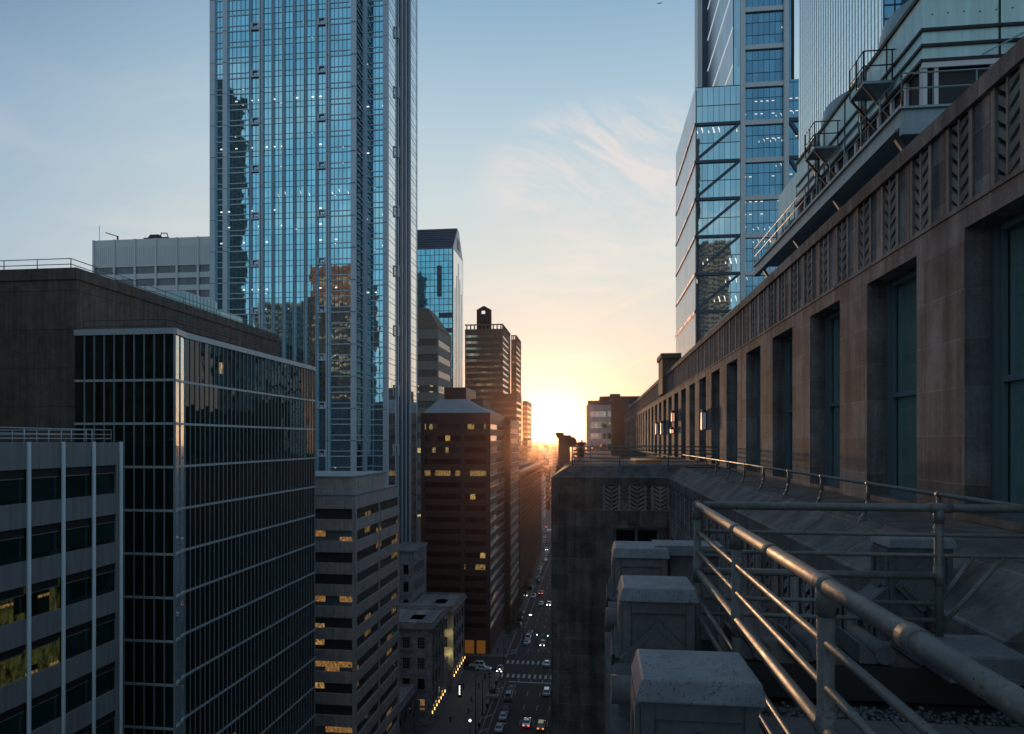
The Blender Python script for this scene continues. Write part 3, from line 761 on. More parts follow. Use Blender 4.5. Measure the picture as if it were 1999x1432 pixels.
# wall lamps along the two stone fronts
def wall_lamp(x, y, z, label, group, k=1.0, proto=[None]):   # tube lamp on a small bracket
    if proto[0] is None:
        r = thing('wall_lamp', (x, y, z), label, 'lamp', group)
        MB().box(x-.02, x+.16, y-.06, y+.06, z+.62, z+.70).box(x-.02, x+.16, y-.06, y+.06, z-.06, z).build('bracket', M['black'], r)
        MB().tube((x+.20, y, z), (x+.20, y, z+.62), .10, 8).build('lamp_shade', emit('amber_lamp_glow', (1.0, .60, .20), 2.6), r)
        proto[0] = r; return r
    r = copy_tree(proto[0]); r.location = (x, y, z); tag(r, label, None, group); return r
gA = 'amber wall lamps on the lower stone building'
for i in range(7):
    wall_lamp(CX+.19, ya0-.3+(ya1-ya0-.2)*i/6+.3, 4.0, 'small amber tube lamp on the street wall of the lower stone corner building', gA)
for i in range(7):
    wall_lamp(CX+.19, yb0+.2+(yb1-yb0-.4)*i/6, 4.0, 'small amber tube lamp on the street wall of the taller stone corner building', 'amber wall lamps on the taller stone building')
def point(name, loc, col, e, parent=None, r=.1):
    l = bpy.data.lights.new(name, 'POINT'); l.energy = e; l.color = col; l.shadow_soft_size = r
    o = bpy.data.objects.new(name, l); sc.collection.objects.link(o); o.location = loc; return o
# the lit lamp at the yellow front
lx, ly = atY(868.5, yb0-.8), yb0-.8; lz = zz(1283, lx, ly)
r = thing('flood_lamp', (lx, ly, lz), 'bright flame shaped flood lamp lighting the yellow stone front', 'lamp')
MB().ball((lx, ly, lz), .28, sz=1.9).build('lamp_glass', emit('flood_glow', (1., .85, .4), 9), r)
MB().tube((lx, ly, lz-.5), (lx, ly+.9, lz-.7), .06).build('bracket', M['black'], r)
point('flood_light', (lx+1.0, ly-.5, lz+1.0), (1, .78, .25), 130, r=.3)
point('flood_light', (lx+1.2, ly-.6, lz+6.0), (1, .78, .25), 110, r=.3)

# ------------------------------------------------------------------ brown granite towers
KX = -31.0; ky0 = atX(957.5, KX); ky1 = atX(985, KX); kx0 = atY(822, ky0); kz = zz(805, KX, ky0)
root = thing('granite_tower', (KX-12, ky0+12, 0), 'dark red granite tower with ribbon windows and a pale sloping roof', 'building')
xs = atY(907, ky0)
def pk2(i, kind, j):
    if kind == 'front' and (i, j) in ((0, 0), (0, 1), (4, 0), (4, 1), (2, 0), (12, 1), (18, 1)): return M['granitelit'] if i in (4, 12) else M['graniteglass2']
    return M['graniteglass'] if kind == 'side' else M['granitedark']
M['graniteglass2'] = glass('half_lit_bronze_glass', (.1, .08, .07), metal=.2, rough=.05, du=1.0, dz=3.57, tilt=.01, lit=[dict(p=.22, col=(1, .62, .2), k=.45, n=1, ns=1.8)])
M['granitedark'] = glass('dark_bronze_glass', (.10, .05, .045), metal=.35, rough=.05, du=1.55, dz=3.57, tilt=.02, lit=[dict(p=.015, col=(1, .62, .2), k=.7, ns=1.8)])
banded(root, kx0, KX, ky0, ky1, kz, 3.57, 1.65, M['granite'], M['graniteglass'], crown=3.4, pick=pk2,
       fsplit=[(kx0+1.2, xs-1.2), (xs, KX-1.3)], ssplit=[(ky0+.3, ky1-.3)], minz=7, mull=False)
led = MB()
z = kz-3.4
while z > 8:
    led.box(KX, KX+.10, ky0+.4, ky1-.1, z-1.72, z-1.60); z -= 3.57
led.build('sill', M['bnymetal'], root)
# lobby openings lit orange
for (a, b_) in ((908, 926), (931, 948)):
    xa, xb = atY(a, ky0), atY(b_, ky0)
    MB().box(xa, xb, ky0-.03, ky0-.01, .2, 4.2).build('lobby_door', emit('lobby_glow', (1, .38, .06), .10), root)
# sloping roof and boxes
rx0, rx1 = kx0+.6, KX-.2
o = MB().hexa([(rx0, ky0+.4, kz), (rx1, ky0+.4, kz), (rx1, ky1-.2, kz), (rx0, ky1-.2, kz), (rx0+3.5, ky0+7, kz+4.6), (rx1-8.5, ky0+7, kz+4.6), (rx1-8.5, ky1-6, kz+4.6), (rx0+3.5, ky1-6, kz+4.6)]).build('roof', M['paleroof'], root)
MB().box(rx0+5, rx1-8.7, ky0+8, ky1-7, kz+4.55, kz+8.4).build('roof_box', M['granite'], root)
MB().box(rx1-8.0, rx1-4.0, ky0+12, ky1-4, kz+1, kz+5.0).build('roof_box', M['brownst'], root)
q = MB()
for i, (dx_, h) in enumerate(((0, 3.4), (1.1, 1.8), (2.1, 2.6), (3.4, 1.3), (5, 2.9), (-1, 1.6))): q.tube((rx0+8+dx_, ky0+10, kz+8.4), (rx0+8+dx_, ky0+10, kz+8.4+h*.6), .07, 6)
q.build('aerials', M['alud'], root)

k2x = atY(997, ky1); k2y1 = atX(1014, k2x); k2z = zz(818, k2x, ky1)
root = thing('granite_tower', (k2x-6, ky1+15, 0), 'slimmer red granite tower standing forward right behind the sloping roof tower', 'building')
banded(root, KX-14, k2x, ky1+.05, k2y1, k2z, 3.57, 1.65, M['granite'], M['graniteglass'], crown=3.2, fsplit=[(KX-13, KX-2)], ssplit=[(ky1+.4, k2y1-.4)],
       pick=lambda i, kd, j: M['graniteglass'], minz=7)
led = MB(); z = k2z-3.2
while z > 8: led.box(k2x, k2x+.10, ky1+.4, k2y1-.4, z-1.72, z-1.60); z -= 3.57
led.build('sill', M['bnymetal'], root)

fx = k2x+.4; fy1 = atX(1057, fx); fz = zz(922, fx, k2y1+1)
root = thing('fluted_block', (fx-8, (k2y1+fy1)/2, 0), 'long brown block with closely spaced lit ledges along the avenue beyond the granite towers', 'building')
MB().box(fx-16, fx, k2y1+.6, fy1, 0, fz).build('wall', M['granite'], root)
q = MB()
z = fz-1
while z > 6: q.box(fx+.001, fx+.35, k2y1+3, fy1-.3, z-.35, z); z -= 2.1
q.build('ledge', M['brownst'], root)
q = MB(); y = k2y1+3
while y < fy1-1: q.box(fx+.002, fx+.22, y, y+.45, 5, fz-.9); y += 3.0
q.build('pier', M['granite'], root)
MB().box(fx-15, fx-2, k2y1+6, fy1-20, fz, fz+2.0).build('roof_plant', M['darkroof'], root)
MB().box(fx-16.1, fx+.2, k2y1+.5, fy1+.1, fz, fz+.35).build('roof_edge', M['beige'], root)

# ------------------------------------------------------------------ gabled teal tower far behind
def gabled():
    Yg = 430.; xr = atY(885, Yg); xl = xr-48; ze = zz(484, xr, Yg); zp = zz(435, xr, Yg)
    y1 = xr/rr(904); 
    root = thing('gabled_glass_tower', (xr-20, Yg+20, 0), 'teal glass tower with a dark blue gabled roof between the blue tower and the sunset', 'tower')
    MB().box(xl, xr, Yg, y1, 0, ze).build('core', M['black'], root)
    MB().box(xl+.2, xr-.6, Yg-.08, Yg-.02, 0, ze-.2).build('front_glass', M['bnyglass'], root)
    MB().box(xr+.02, xr+.08, Yg+.6, y1-.5, 0, ze-.2).build('side_glass', glass('pale_side_glass', (.74, .78, .80), metal=.85, rough=.15, du=3, dz=4, tilt=.004), root)
    q = MB(); z = ze
    while z > 60: q.box(xl, xr, Yg-.16, Yg-.08, z-.22, z+.12); z -= 4.0
    x = xr
    while x > xl: q.box(x-.22, x+.1, Yg-.18, Yg-.081, 60, ze); x -= 3.0
    q.build('glazing_bars', M['navy'], root)
    q = MB(); 
    for i in range(5): y = Yg+6+(y1-Yg-12)*i/4; q.box(xr+.08, xr+.25, y-.35, y+.35, 0, ze-6-9*abs(i-2))
    for y in (Yg, y1-.6): q.box(xr-.5, xr+.12, y, y+.7, 0, ze)
    q.build('rib', M['bnymetal'], root)
    ym = (Yg+y1)/2
    o = MB().prism([(Yg-.3, ze), (y1+.3, ze), (ym+2, zp+1.2), (ym-2, zp+1.2)], 'x', xl-1, xr-.4).build('roof', M['navy'], root)
    MB().prism([(Yg, ze), (y1, ze), (ym+2, zp), (ym-2, zp)], 'x', xr-.39, xr+.1).build('gable', M['bnymetal'], root)
    MB().box(xr+.1, xr+.35, ym-4, ym+4, ze+3, ze+10).build('gable_window', M['navy'], root)
    q = MB()
    for i in range(1, 9):
        f = i/9.; q.box(xl-1, xr-.4, Yg-.3+(ym-1.7-Yg)*f-.15, Yg-.3+(ym-1.7-Yg)*f+.02, ze+(zp+1.2-ze)*f-.05, ze+(zp+1.2-ze)*f+.3)
    q.build('roof_seams', M['black'], o)
    for (a, b_, z0_, z1_) in ((854, 862, 518, 577), (857, 884, 610, 619), (866, 884, 640, 648)):
        MB().box(atY(a, Yg-.5), atY(b_, Yg-.5), Yg-1.2, Yg-.19, zz(z1_, xr, Yg), zz(z0_, xr, Yg)).build('dark_bay', M['navy'], root)
gabled()

# ------------------------------------------------------------------ stepped beige block with hipped cap
SX = -68.; sy0 = atX(856, SX); sy1 = atX(882, SX); sz = zz(640, SX, sy0); sx0 = atY(800, sy0)
root = thing('hip_roofed_office_block', (SX-12, sy0+12, 0), 'beige banded office block with a tall hipped metal cap beside the teal gabled tower', 'building')
M['beigeglass'] = glass('beige_block_glass', (.3, .3, .28), metal=.5, rough=.05, du=1.6, dz=4.2, tilt=.02, lit=[dict(p=.3, prow=.5, n=1, col=(1, .72, .3), k=.9, z=(.2, .7), ns=1)])
banded(root, sx0, SX, sy0, sy1, sz, 6.9, 3.1, M['beige'], M['beigeglass'], crown=4.6, minz=30,
       fsplit=[(sx0+.4, SX-.5)], ssplit=[(sy0+.4, sy1-.3)])
zc = zz(598, SX, sy0)
xt = atY(834, sy0+6)
MB().hexa([(sx0, sy0-.2, sz), (SX+.2, sy0-.2, sz), (SX+.2, sy1, sz), (sx0, sy1, sz), (sx0, sy0+8, zc+1), (xt, sy0+8, zc+1), (xt, sy1-6, zc+1), (sx0, sy1-6, zc+1)]).build('roof', M['brownst'], root)

# ------------------------------------------------------------------ brown twin slabs near the sunset
def slab(name, label, pxa, pxb, pxc, py, Y, fh, win, mw, mg, zmin=20, rail=True, crown=3.5):
    xr = atY(pxb, Y); xl = atY(pxa, Y); y1 = xr/rr(pxc); zt_ = zz(py, xr, Y)
    root = thing(name, ((xl+xr)/2, (Y+y1)/2, 0), label, 'building')
    banded(root, xl, xr, Y, y1, zt_, fh, win, M[mw], M[mg], crown=crown, minz=zmin, mull=False)
    if rail:
        q = MB(); 
        for (a, b_, fx_) in ((xl, xr, 1), (Y, y1, 0)):
            n = max(3, int((b_-a)/2.2))
            for i in range(n):
                c = a+(b_-a)*(i+.5)/n
                if fx_: q.box(c-.35, c+.35, Y, Y+.5, zt_, zt_+2.2)
                else: q.box(xr-.5, xr, c-.35, c+.35, zt_, zt_+2.2)
        q.box(xl, xr, Y-.05, Y+.5, zt_+2.2, zt_+2.9); q.box(xr-.5, xr+.05, Y+.5, y1, zt_+2.2, zt_+2.9)
        q.build('parapet', M['brownst'], root)
    return root, xl, xr, y1, zt_
M['brownglass'] = glass('brown_slab_glass', (.45, .40, .32), metal=.6, rough=.06, du=1.6, dz=3.3, tilt=.015, lit=[dict(p=.10, prow=.6, col=(1, .7, .3), k=.25, ns=1)])
root, xl, xr, y1, z1 = slab('brown_tower', 'dark brown banded tower topped by a gabled turret with a square hole', 908, 982, 997, 641, 400., 3.6, 1.5, 'brownst', 'brownglass')
# turret: gable prism with a square opening
tx0, tx1 = atY(931, 402), atY(959, 402); zb = z1-2; zs = zz(612, tx0, 402); zp = zz(597, tx0, 402); xm = (tx0+tx1)/2
t1 = 412
hx0, hx1 = atY(939.5, 402), atY(947.5, 402); hz0, hz1 = zz(612.5, tx0, 402), zz(605, tx0, 402)
ho = 2.5
q = MB().box(tx0, tx1, 402, 402+ho, zb, hz0).box(tx0, hx0, 402, 402+ho, hz0, hz1).box(hx1, tx1, 402, 402+ho, hz0, hz1)
q.prism([(tx0-.3, hz1), (tx1+.3, hz1), (xm+.3, zp), (xm-.3, zp)], 'y', 402, 402+ho)
q.build('turret', M['black'], root)
slab('brown_tower', 'narrower and lower brown tower just to the sun side of the turreted one', 998, 1008.5, 1018, 662, 450., 3.6, 1.5, 'brownst', 'brownglass')
slab('brown_annex', 'low stepped brown wing in front of the two brown towers', 962, 1009, 1019, 768, 380., 3.6, 1.5, 'brownst', 'brownglass', rail=False, crown=4)
slab('brown_tower', 'small brown tower nearest to the sun glow at the end of the left row', 1020, 1030, 1038.5, 782, 560., 4.2, 1.8, 'granite', 'brownglass', rail=False)

# ------------------------------------------------------------------ small buildings at the end of the avenue
random.seed(11)
spec = [(1041, 1051, 905, 470), (1052, 1061, 888, 620), (1058, 1068, 896, 760), (1066, 1078, 884, 900), (1046, 1056, 880, 1000), (1078, 1092, 880, 800),
        (1040, 1050, 870, 1500), (1050, 1064, 866, 2100), (1062, 1072, 869, 1700), (1070, 1086, 865, 2400), (1024, 1040, 869, 1800), (1058, 1062, 932, 560),
        (1062, 1074, 910, 640), (1056, 1066, 876, 1200), (1074, 1088, 872, 1300), (1086, 1100, 869, 1600), (1130, 1144, 862, 700), (1126, 1134, 868, 500), (1040, 1046, 894, 600)]
for i, (a, b_, p, Y) in enumerate(spec):
    xa, xb = atY(a, Y), atY(b_, Y); zt_ = zz(p, xa, Y)
    r = thing('distant_building', ((xa+xb)/2, Y, 0), 'small hazy building far down the avenue under the sun', 'building', 'distant buildings down the avenue')
    dp = 20+15*random.random()
    q = MB().box(xa, xb, Y, Y+dp, 0, zt_); z = zt_-3
    q.box(xa+(xb-xa)*.3, xa+(xb-xa)*.6, Y+3, Y+8, zt_, zt_+2.5)
    q.build('wall', M[('granite', 'beige', 'brownst', 'bandstone')[i % 4]], r)
    q = MB()
    while z > max(8, zt_-30): q.box(xa+.6, xb-.6, Y-.06, Y-.01, z-1.6, z); q.box(xb+.01, xb+.06, Y+1, Y+dp-1, z-1.6, z); z -= 3.8
    q.build('windows', M['brownglass'], r)
# low footbridge and pale canopy over the road far away
Yb = 430.
r = thing('road_canopy', (-18, Yb, 0), 'pale sloping bridge deck crossing the far end of the avenue', 'bridge')
MB().box(-29, -8, Yb, Yb+6, 7.5, 8.6).build('deck', M['bnymetal'], r)
MB().box(-29, -28, Yb, Yb+6, 0, 7.5).box(-9, -8, Yb, Yb+6, 0, 7.5).build('support', M['beige'], r)

# ------------------------------------------------------------------ pale banded block behind the end of the near wall
Yp = 262.; px0, px1 = atY(1145, Yp), 34
zt_ = zz(790, px0, Yp)
root = thing('terraced_office_block', (8, Yp+10, 0), 'grey banded office block with stepped roof plant beyond the long stone wall', 'building')
banded(root, px0, px1, Yp, Yp+24, zt_, 4.2, 2.2, M['bandstone'], M['graniteglass'], crown=2.4, sidesign=-1, fsplit=[(px0+1.6, px0+7.5), (px0+8, px1-1)], minz=20)
MB().box(px0+.5, px1, Yp+2, Yp+20, zt_, zt_+1.8).box(px0+5, px1, Yp+3, Yp+18, zt_+1.8, zt_+3.4).box(px0+9, px0+13, Yp+4, Yp+12, zt_+3.4, zt_+4.4).build('roof_plant', M['darkroof'], root)
q = MB()
for i in range(9): q.tube((px0+.7+i*1.3, Yp+2.2, zt_+1.8), (px0+.7+i*1.3, Yp+2.2, zt_+2.9+(i % 3)*.5), .05, 5)
q.build('aerials', M['black'], root)

# ------------------------------------------------------------------ right: braced glass tower
CY = 250.; cx0 = atY(1358, CY); cyb = cx0/rr(1320); cz = zz(170, cx0, CY)
root = thing('braced_glass_tower', (cx0+25, CY+25, 0), 'blue glass tower with dark zigzag braces and glowing orange edges behind the stone wall', 'tower')
cx1 = atY(1446, CY); cxc0, cxc1 = atY(1446, CY), atY(1455, CY); cxe0, cxe1 = atY(1531, CY), atY(1540, CY); cxr = atY(1566, CY)
MB().box(cx0+.4, cxr, CY+2, cyb-.3, 0, cz-.3).box(atY(1433, CY), cxr-2, CY+2, cyb, cz-.3, 299).build('core', M['black'], root)
M['ctglass'] = glass('clear_blue_glass', (.42, .62, .70), metal=.9, rough=.02, du=1.95, dz=6.7, z0=zz(170, cx0, CY), tilt=.004, wob=.0014,
    lit=[dict(p=.28, prow=.30, col=(1, .9, .7), k=1.7, u=(.4, .58), z=(.55, .85), skew=.8, soft=False)])
M['ctblue'] = glass('deep_blue_glass', (.16, .34, .47), metal=.85, rough=.03, du=1.95, dz=4.45, z0=zz(170, cx0, CY), tilt=.006, wob=.003,
    lit=[dict(p=.4, prow=.4, n=1, col=(1, .75, .5), k=1.4, u=(.3, .75), z=(.70, .75), soft=False), dict(p=.2, prow=.2, col=(1, .8, .6), k=1.4, u=(.4, .55), z=(.45, .7), skew=.9, soft=False)])
M['ctside'] = glass('satin_side_glass', (.42, .50, .56), metal=.6, rough=.28, du=4, dz=6.7, tilt=.003, wob=.001)
MB().box(cx0+.5, cxc0, CY+.3, CY+.4, 0, cz).build('front_glass', M['ctglass'], root)
MB().box(cxc1, cxe0, CY+1.2, CY+1.3, 0, 300).build('middle_glass', M['ctblue'], root)
MB().box(cxe1, cxr, CY+.3, CY+.4, 0, cz+1).build('front_glass', M['ctblue'], root)
MB().box(cxe1, atY(1547, CY), CY+1.3, CY+1.4, cz+1, 300).build('front_glass', M['ctblue'], root)
MB().box(cx0, cx0+.3, CY+.2, cyb, 0, cz).build('side_wall', M['ctside'], root)
for a, b_ in ((cxc0, cxc1), (cxe0, cxe1)): MB().box(a, b_, CY-.4, CY+1.6, 0, 300).build('column', M['bnymetal'], root)
q = MB(); d = MB(); mu = MB(); b2 = MB()
mod = zz(170, cx0, CY)-zz(243, cx0, CY)
zl = [cz-mod*(i+1) for i in range(8)]
x = cx0+.5
while x < cxr: 
    if not (cxc0 < x < cxe1): mu.box(x-.05, x+.05, CY+.2, CY+.299, 0, cz)
    else: mu.box(x-.05, x+.05, CY+1.1, CY+1.199, 0, 300)
    x += 1.95
for i in range(0, 60):
    z = cz-mod/2*i
    if z > 20: mu.box(cx0+.3, cxc0-.1, CY+.22, CY+.298, z-.12, z+.12); mu.box(cxe1, cxr, CY+.22, CY+.298, z-.1, z+.1)
for i in range(-18, 24):
    z = cz-mod/3*i
    if 20 < z < 300: mu.box(cxc1, cxe0, CY+1.12, CY+1.198, z-.1, z+.1)
mu.build('glazing_bars', M['navy'], root)
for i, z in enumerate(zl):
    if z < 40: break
    q = MB().box(cx0-.3, cxc0-.05, CY-.35, CY+.2, z-.5, z+.5)
    if i < 7: q.bar((cx0+.4, CY-.1, z-mod+.9), (cxc0-.6, CY-.1, z-.5), .5, .85)
    q.build('brace', M['navy'], root)
    MB().box(cxe1+.1, cxr, CY-.35, CY+.2, z-.65, z+.65).bar((cxe1+.5, CY-.1, z-.5), (cxr, CY-.1, z-7), .5, 1.1).build('brace', M['navy'], root)
    MB().box(cx0-.35, cx0-.003, CY+.2, cyb-.2, z-.55, z+.55).build('glow_ledge', glass('glow_ledge_%d' % i, (.2, .1, .08), metal=.2, rough=.2, du=2.2, dz=60, lit=[dict(p=.78, col=(1., .42, .22), k=.9 if i < 4 else 1.4, ns=.6)]), root)  # ledge with a patchy orange glow of its own
for i in range(-12, 8):
    z = cz-mod*i
    if 40 < z < 300: MB().box(cxc1, cxe0, CY+.4, CY+1.1, z-.8, z+.8).build('floor_band', M['bnymetal'], root)
# upper part: set back side wall with strips of white light
uf = atY(1432, CY); uyb = uf/rr(1382)
MB().box(uf, uf+.3, CY+.3, uyb, cz+.01, 300).build('upper_wall', M['ctside'], root)
MB().box(uf+.01, cxc0, CY+.3, CY+.4, cz+.01, 300).build('upper_glass', M['ctglass'], root)
MB().box(atY(1371, uyb), uf, uyb-.5, uyb+6, cz-5, 300).build('upper_recess', M['navy'], root)
MB().box(atY(1362, uyb), atY(1371, uyb)-.01, uyb-.5, uyb+8, cz-30, 300).build('upper_edge', M['bnymetal'], root)
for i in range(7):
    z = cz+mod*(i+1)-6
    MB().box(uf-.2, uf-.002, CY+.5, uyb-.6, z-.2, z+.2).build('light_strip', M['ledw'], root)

# ------------------------------------------------------------------ right: ribbed pale tower
RX = 46.; ry0 = atX(1722, RX); ry1 = atX(1560, RX)
root = thing('ribbed_pale_tower', (RX+3.5, ry0+20, 0), 'pale finely ribbed tower side with blue glass front rising behind the cooling tower', 'tower')
MB().box(RX+.2, RX+5.4, ry0+.2, ry1-.1, 0, 212).build('core', M['black'], root)
m_, t, bs = newmat('pale_ribbed_glass')
g, u, z, sel = facade_uv(t)
rib = t.m('GREATER_THAN', t.m('FRACT', t.m('DIVIDE', u, 1.4)), .5)
zl_ = t.m('LESS_THAN', t.m('FRACT', t.m('DIVIDE', z, 2.6)), .045)
c = t.mix(rib, (.78, .88, .90), (.86, .94, .95)); c = t.mix(t.m('MULTIPLY', zl_, .6), c, (.25, .32, .35))
t.l.new(c, bs.inputs['Base Color']); bs.inputs['Metallic'].default_value = .9; bs.inputs['Roughness'].default_value = .16
MB().box(RX, RX+.2, ry0, ry1, 0, 212).build('ribbed_side', m_, root)
q = MB(); y = ry0
while y < ry1: q.box(RX-.08, RX, y-.08, y+.08, 0, 212); y += 1.4
q.build('rib', M['bnymetal'], root)
MB().box(RX+.4, RX+5.4, ry0, ry0+.15, 0, 212).build('front_glass', M['ctblue'], root)
q = MB(); x = RX+2
while x < RX+5.4: q.box(x-.1, x+.1, ry0-.08, ry0, 0, 212); x += 2
z = 60
while z < 210: q.box(RX+.3, RX+5.4, ry0-.08, ry0-.002, z-.12, z+.12); z += 2.2
q.build('glazing_bars', M['navy'], root)
MB().box(RX+4.2, RX+5.0, ry0-3, ry0-.1, 0, 212).build('fin', M['navy'], root)

M['granitedim'] = glass('dim_lit_glass', (.15, .10, .08), metal=.3, rough=.05, du=2.5, dz=3.9, tilt=.01, lit=[dict(p=.5, prow=.7, n=2, col=(1, .45, .2), k=.9, ns=1.0)])
M['redbrick'] = simple('red_brick', (.42, .13, .06), .9, var=.2, scale=.5)
# ------------------------------------------------------------------ blocks behind the camera (seen in the mirrors of the towers)
for (x0, x1, y0, y1, zt_, mw, mg, nm, lb) in (
    (-262, -240, -110, -70, 300, 'brownst', 'darkwin', 'rear_tower', 'tall dark tower standing behind the viewpoint, mirrored in the blue tower'),
    (-208, -170, -95, -60, 150, 'beige', 'darkwin', 'rear_block', 'dark beige block standing behind the viewpoint, mirrored in the blue tower'),
    (-166, -140, -80, -45, 168, 'redbrick', 'granitedim', 'rear_brick_block', 'red brick block with lit windows behind the viewpoint, mirrored in the blue tower'),
    (-250, -166, -40, -5, 118, 'brownst', 'darkwin', 'rear_block', 'lower dark block behind the viewpoint on the left'),
    (-118, -60, -60, -18, 92, 'granite', 'granitedark', 'rear_block', 'low red block behind the viewpoint close to the avenue'),
    (-70, -36, -30, 10, 128, 'black', 'darkwin', 'rear_black_block', 'black block behind the viewpoint across the avenue'),
    (90, 119, -150, -110, 238, 'beige', 'darkwin', 'rear_block', 'beige block behind the viewpoint on the right')):
    r = thing(nm, ((x0+x1)/2, (y0+y1)/2, 0), lb, 'building')
    q = MB().box(x0+.5, x1-.5, y0+.5, y1-.5, 0, zt_-1); q.build('core', M['black'], r)
    q = MB(); z = zt_
    while z > 10: q.box(x0, x1, y0, y1, z-(2.5 if mw == 'redbrick' else 1.7), z); z -= 3.9
    x = x0
    while x < x1: q.box(x, x+.5, y1-.6, y1+.15, 0, zt_); x += 4
    q.build('wall', M[mw], r)
    MB().box(x0+.4, x1-.4, y1-.49, y1-.4, 0, zt_-2).build('window', M[mg], r)
# ------------------------------------------------------------------ the near stone building: facades
WX = 7.0; BAY = 4.65; PIER = 1.93; OPN = BAY-PIER
def mp_side(X0, sgn=-1):         # wall facing -X: u runs along Y, v outwards
    return lambda u, v: (X0+sgn*v, u)
def mp_front(Y0):                # wall facing -Y: u runs along X
    return lambda u, v: (u, Y0-v)
def fb(mb, mp, u0, u1, v0, v1, z0, z1, mi=0):
    a = mp(u0, v0); b_ = mp(u1, v1); return mb.box(a[0], b_[0], a[1], b_[1], z0, z1, mi)
def panel_mesh(mp, uc, z0, z1, wd=1.08, d0=-.16):
    """carved chevron panel between z0 and z1 centred on uc"""
    q = MB(); h = z1-z0; bw = .12
    fb(q, mp, uc-wd/2+.06, uc-wd/2+.06+bw, d0, .016, z0, z1); fb(q, mp, uc+wd/2-.06-bw, uc+wd/2-.06, d0, .016, z0, z1)
    # outer notch blocks
    n = 6; p = h/n
    for i in range(n):
        fb(q, mp, uc-wd/2, uc-wd/2+.06, d0, -.03, z0+i*p, z0+i*p+p*.5); fb(q, mp, uc+wd/2-.06, uc+wd/2, d0, -.03, z0+i*p, z0+i*p+p*.5)
    fb(q, mp, uc-.03, uc+.03, d0, .012, z0, z1)
    inn = wd/2-.06-bw
    rise = p*.85
    for i in range(-1, n):
        for s in (-1, 1):
            za = z0+i*p+p*.1; th = p*.60
            c = []
            ua, ub = uc+s*.03, uc+s*inn
            lo = [(ua, za), (ub, za+rise), (ub, za+rise+th), (ua, za+th)]
            lo = [(a, min(max(b_, z0), z1)) for a, b_ in lo]
            if lo[2][1]-lo[1][1] < .01 and lo[3][1]-lo[0][1] < .01: continue
            vs = []
            for v, dv in ((d0, 0), (-.05, 0)):
                for (a, b_) in lo: pnt = mp(a, v if v == d0 else (.0 if a == ua else -.035)); vs.append((pnt[0], pnt[1], b_))
            q.add(vs, [(0, 1, 2, 3), (7, 6, 5, 4), (0, 4, 5, 1), (1, 5, 6, 2), (2, 6, 7, 3), (3, 7, 4, 0)])
    return q
def flutes(root, mp, bays, zs, zw):
    q = MB()
    for b_ in bays:
        for i in range(7): fb(q, mp, b_+.33+i*.335, b_+.33+i*.335+.13, -.45, -.12, zs, zw)
    q.build('fluting', M['lime'], root)
def deco(root, mp, bays, ztop, cop=.34, frz=1.69, lint=.47, winh=5.4, wall='lime', counter=None, skipcop=False, depth=1.2, backw=1.4, below=0.3, frame=True, npan=3, mpan=None, sill=True, gl='winglass', lastfill=None):
    """bays = list of u of each opening start; opening spans [u, u+OPN]"""
    z1 = ztop-cop; z0 = z1-frz; zw = z0-lint; zs = zw-winh
    u_a = bays[0]-PIER/2; u_b = bays[-1]+OPN+PIER/2
    q = MB()
    if not skipcop: fb(q, mp, u_a, u_b, -.9, .10, z1, ztop)
    fb(q, mp, u_a, u_b, -backw, -.16, z0-.02, z1+.0)                       # back of the frieze
    fb(q, mp, u_a, u_b, -backw, .0, zw, z0)
    fb(q, mp, u_a, u_b, 0., .035, z0-.09, z0)
    piers = [bays[0]-PIER] + [b_+OPN for b_ in bays]
    for i, u in enumerate(piers):
        a = max(u, u_a); b_ = min(u+PIER, u_b); fb(q, mp, a, b_, -backw, 0, zs-below, zw)
    # stiles between the panels
    cs = []
    pitch = BAY/npan
    u = u_a
    k_ = 0
    while u < u_b-.01:
        cs.append(u+pitch/2); fb(q, mp, u, u+(pitch-1.08)/2, -.16, -.003, z0, z1); fb(q, mp, u+pitch-(pitch-1.08)/2, u+pitch, -.16, -.003, z0, z1); u += pitch
    for b_ in bays:
        fb(q, mp, b_, b_+OPN, -backw, -.30, zs-below, zs); 
    q.build('wall', M[wall], root)
    for b_ in bays:
        fr = MB()
        fb(fr, mp, b_, b_+.22, -.62, -.46, zs, zw); fb(fr, mp, b_+OPN-.22, b_+OPN, -.62, -.46, zs, zw)
        fb(fr, mp, b_+.22, b_+.30, -.60, -.52, zs, zw); fb(fr, mp, b_+OPN-.30, b_+OPN-.22, -.60, -.52, zs, zw)
        fb(fr, mp, b_+.30, b_+OPN-.30, -.62, -.48, zw-.16, zw); fb(fr, mp, b_+.30, b_+OPN-.30, -.62, -.44, zs, zs+.18)
        fb(fr, mp, b_+.30, b_+OPN-.30, -.62, -.50, zs+winh*.455, zs+winh*.455+.11)
        f = fr.build('window', M['winframe'], root)
        g = MB(); fb(g, mp, b_+.30, b_+OPN-.30, -.66, -.621, zs+.18, zw-.16); g.build('glass', M[gl], f)
        if sill:
            s_ = MB(); fb(s_, mp, b_, b_+OPN, -.30+.003, .0, zs-.14, zs-.003); s_.build('sill', M['coping'], f)
    return cs, z0, z1, zs
root = thing('stone_office_building', (12, 60, 0), 'long brown limestone office building with chevron frieze and tall windows on the right', 'building')
NEAR = root
ZTOP = EYE+6.53
w0 = 15.8-BAY                    # opening seen second from the right
bays = [w0-BAY+BAY*i for i in range(34)]
mp = mp_side(WX)
cs, z0, z1, zs = deco(root, mp, bays, ZTOP)
allpan = [(u, mp) for u in cs]
rest = MB()
for i, u in enumerate(cs):
    if i < 84: panel_mesh(mp, u, z0+.003, z1-.003).build('frieze_panel', M['limep'], root)
    else:
        pm = panel_mesh(mp, u, z0+.003, z1-.003); rest.add(pm.v, pm.f)
tag(rest.build('far_frieze_panels', M['limep'], root), kind='stuff')
